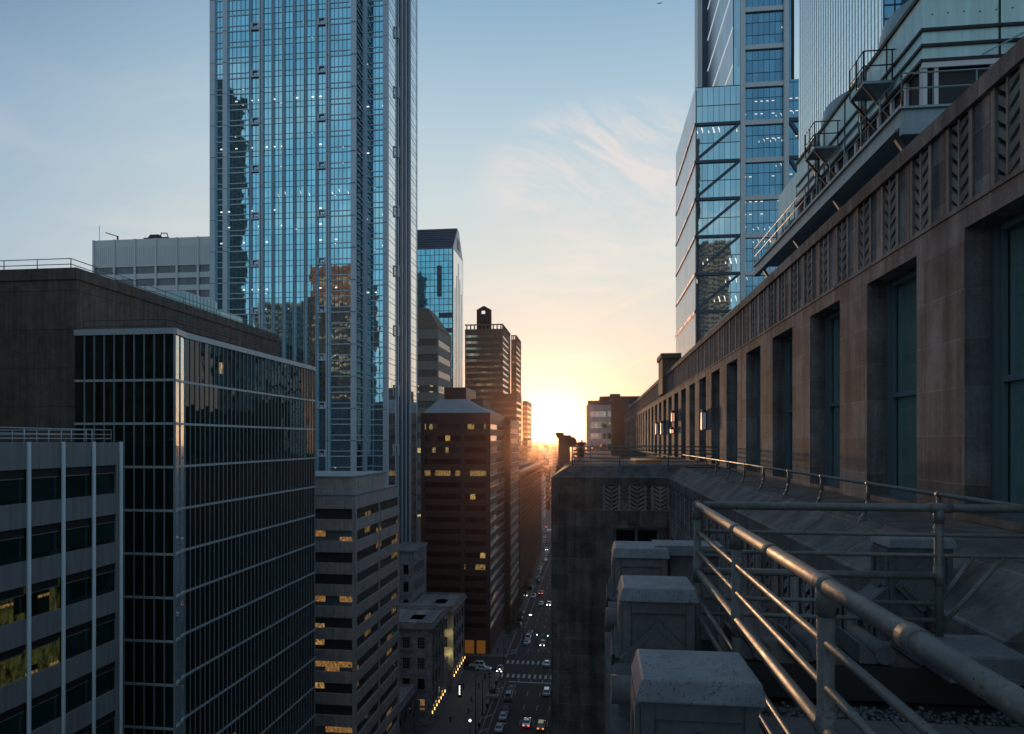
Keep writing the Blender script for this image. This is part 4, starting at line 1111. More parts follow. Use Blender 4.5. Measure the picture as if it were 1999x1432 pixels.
UEND = bays[-1]+OPN+PIER/2
# body behind the wall, roof slab, end wall, ashlar plinth under the windows
MB().box(WX+.75, WX+36, bays[0]-BAY, UEND, 0, ZTOP-2.2).build('body', M['darkroof'], root)
MB().box(WX+1.35, WX+36, -30, UEND, ZTOP-2.2, ZTOP-1.2).build('roof', M['darkroof'], root)
# far pylons
q = MB().box(WX-.4, WX+1.2, 66.5, 70.5, ZTOP-2, EYE+7.9).box(WX-.55, WX+1.35, 66.3, 70.7, EYE+7.9, EYE+8.35)
q.build('roof_pylon', M['brownst'], root)
q = MB().box(WX-2.6, WX+1, UEND-8, UEND+2, 30, EYE+9.0).box(WX-2.9, WX+1.2, UEND-8.3, UEND+2.2, EYE+9, EYE+9.6)
for i in range(5): q.box(WX-2.75, WX-2.6, UEND-7.5+i*1.9, UEND-6.7+i*1.9, 40, EYE+8.4)
q.build('corner_pylon', M['brownst'], root)
# walkway, gutter and sloped coping along the court
IX, OX = 4.92, 4.07; zi, zo = EYE-1.42, EYE-2.03
CY0, CYC = 7.35, 38.0           # near end of the coping, plane of the cross wall
MB().box(IX-.02, WX+.8, 3.0, 62, EYE-2.6, EYE-1.52).build('walkway', M['coping'], root)
seg = []; y = CY0
while y < CYC+.8-.01:
    y2 = min(y+2.45, CYC+.85)
    q = MB().prism([(IX, zi), (IX, zi-.9), (OX+.25, zo-.4), (OX, zo-.4), (OX, zo)], 'y', y+.011, y2-.011); q.build('coping_stone', M['coping'], root); y = y2
mpc = mp_side(OX+.06)
cb = [CYC-OPN-PIER/2-BAY*i for i in range(6)][::-1]
cs, z0, z1, zs2 = deco(root, mpc, cb, zo-.02, cop=.40, skipcop=True, lint=.95, winh=7.5, backw=.5)
flutes(root, mpc, cb, zs2, zs2+7.5)
for u in cs: 
    panel_mesh(mpc, u, z0+.003, z1-.003).build('frieze_panel', M['lime'], root)
MB().box(OX+.561, WX+.7, CY0, CYC+20, 0, EYE-2.61).build('court_body', M['darkroof'], root)
# cross wall with its own frieze and sloped coping
WL = -2.3                        # its street corner
mpf = mp_front(CYC)
ul = OX-BAY*1.5
q = MB()
zt2 = zo-.02; z1 = zt2-.40; z0 = z1-1.69+.28; zw = z0-.95
fb(q, mpf, WL, OX+.05, -1.4, .0, z1, zt2)
fb(q, mpf, WL, OX+.05, -1.4, -.16, z0, z1)
fb(q, mpf, WL, OX+.05, -1.4, .0, zw, z0)
fb(q, mpf, WL, .12, -.16, -.0, z0, z1)
ox0, ox1 = atY(1198, CYC), atY(1290, CYC)
fb(q, mpf, WL, ox0, -1.4, 0, 0, zw); fb(q, mpf, ox1, OX+.05, -1.4, 0, 0, zw)
fb(q, mpf, ox0, ox1, -1.4, -.9, 0, zw)
pans = [1.02, 2.42, 3.66]
us = [.12]+[v for p in pans for v in (p-.54, p+.54)]+[OX+.05]
for a, b_ in zip(us[::2], us[1::2]): fb(q, mpf, a, min(b_, OX+.05), -.16, -.003, z0, z1)
q.box(WL+.005, WX, CYC+1.4, 60, 0, zt2-.01)
q.box(WL+.005, WL+.6, CYC+.01, CYC+1.4, 0, zt2-.01)
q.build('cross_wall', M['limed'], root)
for p in pans: panel_mesh(mpf, p, z0+.003, z1-.003, wd=1.08).build('frieze_panel', M['limep'], root)
fr = MB(); fb(fr, mpf, ox0, ox1, -.5, -.4, zw-.14, zw); fb(fr, mpf, ox0, ox0+.16, -.5, -.4, zw-12, zw-.14); fb(fr, mpf, ox1-.16, ox1, -.5, -.4, zw-12, zw-.14); fb(fr, mpf, (ox0+ox1)/2-.06, (ox0+ox1)/2+.06, -.5, -.4, zw-12, zw-.14)
f = fr.build('window', M['winframe'], root); g = MB(); fb(g, mpf, ox0+.16, ox1-.16, -.56, -.501, zw-12, zw-.14); g.build('glass', M['darkwin'], f)
# coping of the cross wall, front and street side
x = WL
while x < OX:
    x2 = min(x+1.6, OX)
    wl_ = x+.006; wr_ = x2-.006
    q = MB()
    # front slope from (CYC, zo) up to (CYC+.85, zi)
    il = (IX-OX)
    a0 = wl_ if x > WL else WL; 
    top0 = wl_ if x > WL else WL+.95; top1 = wr_ if x2 < OX else IX
    q.hexa([(a0, CYC, zo-.015), (wr_, CYC, zo-.015), (top1, CYC+.85, zo-.015), (top0, CYC+.85, zo-.015), (a0, CYC-.0, zo), (wr_, CYC-.0, zo), (top1, CYC+.85, zi), (top0, CYC+.85, zi)])
    q.build('coping_stone', M['coping'], root); x = x2
y = CYC
while y < 60:
    y2 = min(y+2, 60)
    t0 = CYC+.85 if y == CYC else y+.006
    MB().hexa([(WL, y+.006, zo-.015), (WL+.95, t0, zo-.015), (WL+.95, y2, zo-.015), (WL, y2, zo-.015), (WL, y+.006, zo), (WL+.95, t0, zi), (WL+.95, y2, zi), (WL, y2, zo)]).build('coping_stone', M['coping'], root); y = y2
MB().box(WL+.95, WX, CYC+.85, 60, zo, zi-.01).build('terrace_deck', M['coping'], root)
# street face and wings further along
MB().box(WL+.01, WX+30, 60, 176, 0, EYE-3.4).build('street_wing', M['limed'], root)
M['flarestone'] = simple('flare_tinted_stone', (.45, .20, .12), .8, var=.2)  # pier stone tinted red for the sun flare across it
# scroll pier that stands against the sun
q = MB().box(-4.55, -3.05, 90, 93, EYE-12, EYE+.35).box(-4.8, -2.9, 89.7, 93.3, EYE+.35, EYE+.75).box(-4.9, -3.9, 89.6, 93.4, EYE+.75, EYE+1.1)
q.build('scroll_pier', M['flarestone'], root)
q = MB().tube((-2.85, 90.2, EYE-.15), (-2.85, 92.8, EYE-.15), .72, 24)
q.build('scroll', M['flarestone'], root)
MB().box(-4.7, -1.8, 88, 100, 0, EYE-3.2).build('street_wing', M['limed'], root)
MB().box(-2.4, -1.3, 100, 104, EYE-3.4, EYE-.3).build('scroll_pier', M['granite'], root)
# terrace parapet piers (granite capped) towards the street
def parapet_pier(x0, x1, yf, ztop_, dpt=.52, full=True):
    xc = (x0+x1)/2
    cap = MB().hexa([(x0, yf, ztop_-.125), (x1, yf, ztop_-.125), (x1, yf+dpt, ztop_-.125), (x0, yf+dpt, ztop_-.125),
                     (x0+.03, yf+.02, ztop_-.012), (x1-.02, yf+.02, ztop_-.012), (x1-.035, yf+dpt-.01, ztop_), (x0+.035, yf+dpt-.01, ztop_)])
    c = bevel(cap.build('pier_cap', M['cap'], root), .012)
    a, b_ = x0+.03, x1-.03; f = yf+.05; k_ = yf+dpt-.03
    s = MB(); zb = ztop_-2.6
    s.box(a, b_, f+.03, k_, zb, ztop_-.126)
    # frame round a sunk panel on the front and on the street face
    s.box(a-.001, a+.07, f, f+.03, zb, ztop_-.127); s.box(b_-.07, b_+.001, f, f+.03, zb, ztop_-.127); s.box(a+.07, b_-.07, f, f+.03, ztop_-.23, ztop_-.127)
    s.box(a-.03, a, f+.02, f+.10, zb, ztop_-.16); s.box(a-.03, a, k_-.10, k_-.02, zb, ztop_-.16); s.box(a-.03, a, f+.10, k_-.10, ztop_-.26, ztop_-.16)
    sh = bevel(s.build('pier_shaft', M['pier'], root), .006, 1)
    # raised diamond, stepped twice
    zc = ztop_-.60; 
    for h, (dy0, dy1) in ((.32, (f-.03, f+.03)), (.235, (f-.065, f-.03))):
        q = MB().prism([(xc-h, zc), (xc, zc-h), (xc+h, zc), (xc, zc+h)], 'y', dy0, dy1)
        bevel(q.build('diamond_block', M['pier'], sh), .006, 1)
    q = MB()
    for h, e_ in ((.21, .04), (.14, .07)):
        q.prism([(f+.22-h, zc), (f+.22, zc-h), (f+.22+h, zc), (f+.22, zc+h)], 'x', a-e_-.02, a-.0)
    bevel(q.build('diamond_block', M['pier'], sh), .005, 1)
PZ = EYE-1.2
for yf in (3.50, 5.68, 7.78): parapet_pier(.215, .86, yf, PZ)
parapet_pier(3.62, 4.42, 8.9, PZ, .6)
# low walls between the piers with scroll rolls across them
q = MB()
for a, b_ in ((1.2, 3.44), (3.96, 5.63), (6.15, 7.76)): q.box(.30, .80, a, b_, EYE-9, EYE-1.78)
q.box(.14, .30, 1.0, 8.3, 0, EYE-2.3); q.box(.88, 1.42, 8.0, 8.3, EYE-6, EYE-1.30)
q.box(1.43, 4.4, 8.02, 8.3, EYE-6, EYE-2.3)
q.box(.30, 4.4, 8.3, 8.9, 0, EYE-2.6)
q.build('parapet_wall', M['pier'], root)
MB().box(.70, 1.46, 7.9, 8.35, EYE-1.30, EYE-1.19).build('pier_cap', M['cap'], root)
def roll(p0, p1, r):
    q = MB().tube(p0, p1, r, 20)
    d = (Vector(p1)-Vector(p0)).normalized(); s = Vector((-d.y, d.x, 0))
    # concave fin beside the roll
    prof = [(r*.6, -r), (r*.9, -r*.2), (r*1.3, r*.25), (r*2.0, r*.95), (r*2.5, r*1.1), (r*2.5, -r)]
    vs = []
    for p in (Vector(p0)+d*.03, Vector(p1)-d*.03):
        for (a, b_) in prof: w_ = p+s*a; vs.append((w_.x, w_.y, w_.z+b_))
    n = len(prof); q.add(vs, [tuple(range(n)), tuple(range(2*n-1, n-1, -1))]+[(i, n+i, n+(i+1) % n, (i+1) % n) for i in range(n)])
    return q
for i, x in enumerate((1.72, 2.3, 2.92, 3.5)):
    roll((x, 7.25, EYE-2.16), (x, 8.02, EYE-2.16), .095).build('scroll_roll', M['pier'], root)
for y in (5.0, 7.0): roll((.13, y, EYE-1.80), (.82, y, EYE-1.80), .10).build('scroll_roll', M['pier'], root)
MB().box(1.15, 4.3, 7.25, 8.01, EYE-2.62, EYE-2.27).build('ledge', M['black'], root)  # inner parapet face, its deep shade put in as black
MB().box(3.28, 3.98, 6.75, 7.5, EYE-2.24, EYE-1.99).build('post_block', M['pier'], root)
# side scrolls on the pedestal
q = MB().prism([(3.25, EYE-2.2), (3.30, EYE-2.0), (3.45, EYE-1.95), (3.62, EYE-1.8), (3.62, EYE-2.3)], 'y', 8.9, 9.35); q.build('scroll_fin', M['pier'], root)
# terrace floor of pavers, gravel strip
tf = MB()
for i in range(8):
    for j in range(8):
        tf.box(.92+i*.62, .92+i*.62+.605, 1.0+j*.72, 1.0+j*.72+.705, EYE-2.72, EYE-2.62)
tf.build('paving_slabs', M['walk'], root)
MB().box(.3, 7.0, .8, 8.3, EYE-3.2, EYE-2.73).build('terrace_slab', M['darkroof'], root)
random.seed(5)
q = MB()
for i in range(900):
    x = .95+random.random()*4.6; y = 6.78+random.random()*.36; r_ = .012+random.random()*.022
    q.ball((x, y, EYE-2.70+r_*.5+random.random()*.06), r_, 0, 5, 3, .7)
tag(q.build('gravel', M['pier']), kind='stuff')
# end face of the sloped coping, towards the viewer
MB().box(OX+.1, WX, 7.0, CY0-.003, EYE-3.0, EYE-2.2).build('coping_end', M['black'], root)  # stone coloured black to stand for the deep shade here

# ------------------------------------------------------------------ wall lanterns and signs on the long wall
def lantern(y, z, h, mat, label, wd=.45, dp=.28):
    r = thing('wall_lantern', (WX-dp/2, y, z), label, 'lantern')
    MB().box(WX-dp, WX-.0, y-wd/2, y+wd/2, z, z+h).build('lamp_body', M['black'], r)
    MB().box(WX-dp-.02, WX-dp-.001, y-wd/2+.04, y+wd/2-.04, z+.05, z+h-.05).box(WX-dp+.02, WX-.06, y-wd/2-.02, y-wd/2-.001, z+.05, z+h-.05).build('lamp_glass', mat, r)
    MB().frus(WX-dp-.05, WX, y-wd/2-.05, y+wd/2+.05, z+h, z+h+.18, .08).build('lamp_cap', M['black'], r)
pale = emit('pale_lantern_glass', (.62, .64, .85), .12); orng = emit('orange_lantern_glass', (1, .45, .3), .6); red = emit('red_sign_glow', (1, .25, .15), 1.5)
def py_wall(px): return atX(px, WX)
def lz_(py, px): return zz(py, WX, py_wall(px))
lantern(py_wall(1379), lz_(839, 1379), 1.12, pale, 'tall white lantern on the stone wall, nearest to the viewpoint of all', .5)
lantern(py_wall(1296), lz_(848, 1296), 1.2, pale, 'white lantern on the stone wall, third from the near one')
lantern(py_wall(1286), lz_(848, 1286), 1.2, pale, 'bluish lantern on the stone wall, the farthest of the tall ones')
lantern(py_wall(1318), lz_(823, 1318), .8, orng, 'small bright orange box lamp high on the stone wall')
lantern(py_wall(1316), lz_(846, 1316), .4, red, 'small red light low on the stone wall under the orange box lamp')

# ------------------------------------------------------------------ railings
def rail_thing(name, loc, label, group=None): return thing(name, loc, label, 'railing', group)
def pipe(a, b_, r, name, root, n=14, collars=()):
    q = MB().tube(a, b_, r, n)
    return q.build(name, M['rail'], root)
RH = {'top': (-.685, .042), 'a': (-.96, .021), 'b': (-1.17, .021), 'mid': (-1.38, .038), 'c': (-1.66, .022), 'd': (-1.83, .022)}
RXn, RYc = 1.10, 7.42
xe = 6.6
root = rail_thing('steel_railing', (RXn, RYc, EYE-2), 'worn steel pipe railing running from the near corner post towards the viewpoint')
for k_, (h, r_) in RH.items():
    nm = {'top': 'top_rail', 'mid': 'middle_rail'}.get(k_, 'thin_rail')
    pipe((RXn, RYc, EYE+h), (RXn, -.8, EYE+h), r_, nm, root)
for y in (RYc, 5.42, 3.40, 1.2):
    q = MB().tube((RXn, y, EYE-2.62), (RXn, y, EYE-.685), .040, 16)
    q.build('post', M['rail'], root)
    for h in (-.685, -1.38): MB().tube((RXn, y-.06, EYE+h), (RXn, y+.06 if y < RYc else y+.02, EYE+h), .047 if h > -1 else .043, 16).build('collar', M['rail'], root)
    MB().tube((RXn, y, EYE-.83), (RXn, y, EYE-.69), .046, 16).build('collar', M['rail'], root)
    MB().tube((RXn, y, EYE-1.5), (RXn, y, EYE-1.27), .046, 16).build('collar', M['rail'], root)
    if y == RYc: MB().ball((RXn, y, EYE-.685), .050).build('elbow', M['rail'], root)
for y in (2.5, 4.4): 
    MB().tube((RXn, y-.05, EYE-.685), (RXn, y+.05, EYE-.685), .049, 16).build('sleeve', M['rail'], root)
root = rail_thing('steel_railing', (3.5, RYc, EYE-2), 'worn steel pipe railing running across from the corner post to the stone wall')
for k_, (h, r_) in RH.items():
    nm = {'top': 'top_rail', 'mid': 'middle_rail'}.get(k_, 'thin_rail')
    xend = xe if k_ in ('top', 'a', 'b') else 3.5
    pipe((RXn+.06, RYc, EYE+h), (xend, RYc, EYE+h), r_, nm, root)
xp = 3.5
MB().tube((xp, RYc, EYE-1.99), (xp, RYc, EYE-.685), .042, 16).build('post', M['rail'], root)
q = MB().tube((xp, RYc, EYE-1.48), (xp, RYc, EYE-1.28), .05, 16)
q.build('collar', M['rail'], root)
MB().tube((xp-.10, RYc, EYE-.685), (xp+.12, RYc, EYE-.685), .052, 16).build('collar', M['rail'], root)
MB().tube((xp, RYc, EYE-.84), (xp, RYc, EYE-.69), .05, 16).build('collar', M['rail'], root)
MB().tube((xp, RYc, EYE-1.66), (xp+.33, RYc, EYE-1.17), .022).tube((xp, RYc, EYE-1.92), (xp+.62, RYc, EYE-1.17), .022).build('brace', M['rail'], root)
# handrail on curved posts along the court coping
X2 = 5.0; z2 = EYE-.78
root = rail_thing('handrail', (X2, 22, EYE-1.4), 'single pipe handrail on curved posts beside the tall windows')
pipe((X2, 4.0, z2), (X2, 39.6, z2), .034, 'top_rail', root, 12)
for i in range(12):
    y = 5.48+2.56*i+2.56*0
    pts = [(X2, y, z2), (X2, y, z2-.30), (X2-.02, y, z2-.42), (X2-.06, y, z2-.54), (X2-.11, y, zi+.0)]
    q = MB().path(pts, .034, 10); q.tube((X2, y-.05, z2), (X2, y+.05, z2), .043, 12); q.tube((X2-.12, y, zi-.10), (X2-.11, y, zi+.03), .058, 12)
    q.build('post', M['rail'], root)
# railing cage on the cross wall
xa, xb = -1.15, 6.85; Yr = 38.95; zb = EYE-1.44
root = rail_thing('roof_railing', (2.5, Yr, zb), 'five bar steel railing on top of the cross wall in front of the glow')
for k_ in range(6):
    h = zb+.08+1.02*k_/5
    MB().tube((xa, Yr, h), (xb, Yr, h), .03 if k_ in (5, 3) else .022, 8).build('bar', M['rail'], root)
    MB().tube((xa, Yr, h), (xa, 58, h), .022, 8).build('bar', M['rail'], root)
for x in (xa, 1.5, 4.2, xb):
    MB().tube((x, Yr, zb), (x, Yr, zb+1.12), .034, 8).build('post', M['rail'], root)
for y in (44, 50, 56): MB().tube((xa, y, zb), (xa, y, zb+1.12), .034, 8).build('post', M['rail'], root)
root = rail_thing('roof_railing', (2.5, 50, zb), 'second steel railing further back on the cross wall terrace')
for k_ in range(4):
    h = zb+.1+.98*k_/3
    MB().tube((-.2, 52, h), (xb, 52, h), .025, 8).build('bar', M['rail'], root)
for x in (-.2, 2.2, 4.6): MB().tube((x, 52, zb), (x, 52, zb+1.1), .03, 8).build('post', M['rail'], root)
# metal skylight added on that terrace to mirror the orange low sun
r = thing('reflector', (3.6, 45, zb), 'low sloping metal skylight added behind the five bar railing to mirror the sunset', 'reflector')
MB().prism([(44, zb), (50, zb), (50, zb+.26), (44, zb+.22)], 'x', 2.7, 4.3).build('reflector_sheet', simple('copper_sheet', (.85, .42, .20), .16, metal=1.0, bump=.1), r)
# ------------------------------------------------------------------ cooling tower on the roof
root = thing('cooling_tower', (16, 31, EYE+9.5), 'pale sheet metal cooling tower on a steel gallery above the stone parapet', 'cooling tower')
bx0, by0_, by1_ = 11.0, 24.4, 38.6; zl, zm, zt_ = EYE+11.0, EYE+12.72, EYE+15.05
q = MB().box(bx0, 23, by0_, by1_, zm, zt_)
q.build('casing', M['ctpanel'], root)
MB().box(bx0+.12, 22.8, by0_+.12, by1_-.1, zl, zm-.002).build('louvre', M['ctlouver'], root)
q = MB()
for z in (13.25, 13.78): q.box(bx0-.07, 23, by0_-.07, by0_-.001, EYE+z-.05, EYE+z+.05); q.box(bx0-.07, bx0-.001, by0_, by1_, EYE+z-.05, EYE+z+.05)
q.box(bx0-.12, 23, by0_-.12, by0_-.001, zm-.06, zm+.05); q.box(bx0-.12, bx0-.001, by0_, by1_, zm-.06, zm+.05)
q.box(bx0-.08, bx0-.001, by0_-.001, by1_, zt_-.10, zt_+.04); q.box(bx0-.08, 23, by0_-.08, by0_-.001, zt_-.1, zt_+.04)
for x in (13.4, 15.9, 18.4, 20.9): q.box(x-.03, x+.03, by0_-.03, by0_-.001, zm+.05, zt_)
for y in (27.2, 29.9, 31.5, 34.2, 36.6): q.box(bx0-.03, bx0-.001, y-.03, y+.03, zm+.05, zt_)
random.seed(3)
q.build('seam_rails', M['black'], root)
q = MB()
for i in range(12): q.ball((11.3+i*.5, by0_-.01, EYE+14.3+.02*(i % 3)), .03, 0, 6, 4)
q.build('bolts', M['ctsteel'], root)
q = MB()
y = by0_+.05
while y < by1_: MB().box(bx0-.02, bx0+.1, y, y+.14, zl, zm-.06).build('louvre_post', M['white'], root); y += 1.16
for x in (11.0, 11.35, 13.1, 14.9, 16.7, 18.5, 20.3): MB().box(x, x+.13, by0_-.04, by0_+.1, zl, zm-.06).build('louvre_post', M['white'], root)
q.box(bx0-.06, 23, by0_-.10, by0_-.041, zm-.24, zm-.061)
q.build('louvre_frame', M['white'], root)
# lamp tray on the front face
q = MB().box(14.0, 16.3, by0_-.75, by0_-.3, EYE+13.2, EYE+13.36).frus(14.0, 16.3, by0_-.75, by0_-.3, EYE+13.36, EYE+13.5, .1)
q.bar((14.5, by0_, EYE+13.78), (14.5, by0_-.5, EYE+13.4), .06, .06).bar((15.8, by0_, EYE+13.78), (15.8, by0_-.5, EYE+13.4), .06, .06)
q.bar((14.0, by0_-.5, EYE+13.3), (12.8, by0_-.1, EYE+12.8), .04, .04).bar((16.3, by0_-.5, EYE+13.3), (17.5, by0_-.1, EYE+12.8), .04, .04)
q.build('pipe_tray', M['ctsteel'], root)
for yc in (28.2, 35.2):
    MB().tube((14.4, yc, zt_), (14.4, yc, zt_+1.35), 3.25, 40, r1=3.0).build('fan_stack', M['ctsteel'], root)
# gallery: edge beams, deck, legs, knee braces
gx, gy0, gy1 = 9.95, 23.5, 43.8
q = MB().box(gx, 23, gy0, gy0+.16, EYE+9.95, EYE+10.75).box(gx, gx+.16, gy0+.161, gy1, EYE+10.25, EYE+10.75)
q.box(gx-.1, 23, gy0-.1, gy0+.3, EYE+10.751, EYE+10.82).box(gx-.1, gx+.3, gy0+.301, gy1, EYE+10.751, EYE+10.82)
q.box(gx-.08, gx+.24, gy0+.301, gy1, EYE+10.17, EYE+10.249)
q.box(gx+1.4, gx+1.6, gy0+.3, gy1, EYE+9.4, EYE+10.2)
q.build('edge_beam', M['ctsteel'], root)
MB().box(gx+.3, 23, gy0+.3, gy1, EYE+10.76, EYE+10.80).build('gallery_deck', M['ctsteel'], root)
for y in (24.3, 30.2, 36.0, 42.2):
    q = MB().box(gx+1.35, gx+1.6, y, y+.25, ZTOP-2.2, EYE+10.1); q.bar((gx+1.45, y+.1, EYE+8.2), (gx+.2, y+.1, EYE+10.2), .14, .14)
    q.bar((gx+1.45, y+.12, EYE+8.0), (gx+1.45, y+2.2, EYE+10.0), .12, .12)
    q.build('leg', M['ctsteel'], root)
def gal_rail(pts, z, h=1.1, step=1.25, mat='black', r=.022):
    return roof_rail(root, pts, z, h, step, r, (1., .55), name='gallery_rail', mat=mat)
gal_rail([(14.5, gy0), (gx, gy0), (gx, gy1)], EYE+10.82, mat='ctsteel', step=1.6, r=.026)
q = MB().box(gx-.02, gx+.02, gy0, gy1, EYE+10.82, EYE+10.95); q.build('toe_board', M['ctsteel'], root)
for yn in (26.5, 32.1):
    z = EYE+13.25; x0_, x1_ = 9.9, 11.0; y1_ = yn+1.35
    q = MB().box(x0_, x1_-.01, yn, y1_, z-.1, z); 
    o = q.build('service_platform', M['ctsteel'], root)
    q = MB()
    for (a, b_) in ((x0_, yn), (x0_, y1_), (x1_-.1, yn), (x0_, yn+.68)): q.tube((a, b_, z), (a, b_, z+1.1), .028, 6)
    for h in (.55, 1.1): q.tube((x1_, yn, z+h), (x0_, yn, z+h), .025, 6).tube((x0_, yn, z+h), (x0_, y1_, z+h), .025, 6)
    q.build('platform_rail', M['black'], o)
    for yb_ in (yn+.1, y1_-.1): MB().bar((x0_, yb_, z-.1), (bx0, yb_, z-1.5), .08, .08).build('platform_brace', M['black'], o)
    q = MB(); 
    for s in (-.22, .22): q.tube((x0_+.55, y1_+.1+s, EYE+10.8), (x0_+.55, y1_+.1+s, z+1.2), .025, 6)
    for i in range(11): q.tube((x0_+.55, y1_-.12, EYE+11+i*.3), (x0_+.55, y1_+.32, EYE+11+i*.3), .014, 5)
    q.build('ladder', M['black'], o)
    q = MB().tube((bx0-.25, y1_+1, zm), (bx0-.25, y1_+1, zt_-.3), .12, 10).ball((bx0-.3, y1_+1, EYE+14.3), .2, 0, 8, 6).tube((bx0-.25, y1_+1, EYE+13.9), (bx0, y1_+1, EYE+13.9), .09)
    q.build('pipe_stub', M['ctsteel'], o)
q = MB()
for y in (39.2, 40.5, 41.8): q.tube((gx+.8, y, EYE+10.8), (gx+.8, y, EYE+12.6), .06, 8)
q.path([(11, 39, EYE+12), (11, 43, EYE+12), (11.6, 44.2, EYE+12.4)], .22, 12)
q.build('pipework', M['ctsteel'], root)
# roof duct box behind
r = thing('roof_duct', (15, 47, EYE+11), 'pale box duct with rounded grey end beyond the cooling tower', 'duct')
dy0 = atX(1558, 13.2); dy1 = atX(1520, 13.2)
MB().box(13.2, 17, dy0, dy1, EYE+13.4, EYE+17.5).build('duct_body', M['ctpanel'], r)
prof = [(13.21, EYE+13.0), (17, EYE+13.0), (17, EYE+17.3), (15.0, EYE+17.6)]
MB().prism([(13.2, EYE+12.6), (16.8, EYE+12.6), (16.8, EYE+17.4), (15.8, EYE+18.1), (13.2, EYE+18.1)], 'y', dy0-.8, dy0-.01).build('duct_bend', M['ctsteel'], r)
MB().box(13.4, 16.8, dy0, dy1, ZTOP-1.2, EYE+13.39).build('duct_support', M['ctsteel'], r)
q = MB().tube((12.6, dy0-2, EYE+11), (12.6, dy0-2, EYE+15.8), .08, 8).tube((12.9, dy0-2.6, EYE+11), (12.9, dy0-2.6, EYE+15.2), .06, 8); q.build('pipe', M['alu'], r)
# penthouse strip with pale panels
px_ = 12.0
r = thing('roof_penthouse', (14, 60, ZTOP), 'long pale panelled roof penthouse behind the stone parapet', 'penthouse')
pz = zz(545, px_, atX(1500, px_))
pa, pb = atX(1440, px_), atX(1378, px_)
MB().box(px_, 22, pa, pb, ZTOP-1.2, pz).build('wall', M['beige'], r)
q = MB(); y = pa
while y < pb: q.box(px_-.03, px_, y, y+.08, ZTOP-1.2, pz-.3); y += 1.4
q.build('panel_joint', M['alud'], r)
MB().box(px_-.15, 22, pa-.15, pb, pz, pz+.16).build('roof_edge', M['bnymetal'], r)
MB().box(px_-.02, px_+.02, pa+1.5, pa+3.6, ZTOP, pz-1.6).build('vent_opening', M['black'], r)
r = thing('roof_plant_room', (15, 50, ZTOP), 'blue grey metal plant room box next to the pale roof penthouse', 'plant room')
MB().box(13.5, 21, pa-5, pa-.2, ZTOP-1.2, pz-.25).box(13.3, 21.2, pa-5.2, pa-.16, pz-.25, pz+.05).build('wall', M['ctsteel'], r)

# ------------------------------------------------------------------ cars
def carpaint(name, col): 
    m_, t, b = newmat(name); b.inputs['Base Color'].default_value = (*col, 1); b.inputs['Roughness'].default_value = .25; b.inputs['Metallic'].default_value = .3
    b.inputs['Coat Weight'].default_value = .6; return m_
PAINT = {'white': carpaint('white_car_paint', (.62, .68, .72)), 'silver': carpaint('silver_car_paint', (.48, .54, .58)), 'dark': carpaint('dark_car_paint', (.02, .022, .026)),
         'red': carpaint('red_car_paint', (.25, .02, .02)), 'yellow': carpaint('yellow_car_paint', (.55, .40, .12)), 'grey': carpaint('grey_car_paint', (.14, .15, .16))}
CGL = newmat('car_glass')[0]; b = CGL.node_tree.nodes['Principled BSDF']; b.inputs['Base Color'].default_value = (.03, .06, .085, 1); b.inputs['Roughness'].default_value = .05; b.inputs['Metallic'].default_value = .3
TAIL = emit('tail_lamp_red', (1, .05, .03), 1.6); HEAD = emit('head_lamp_white', (1, .95, .85), 9.0); HEADOFF = simple('lamp_glass_off', (.5, .5, .5), .2); TAILOFF = simple('tail_lamp_off', (.2, .02, .02), .3)
TAILON = emit('tail_lamp_lit', (1, .10, .04), 6.0)
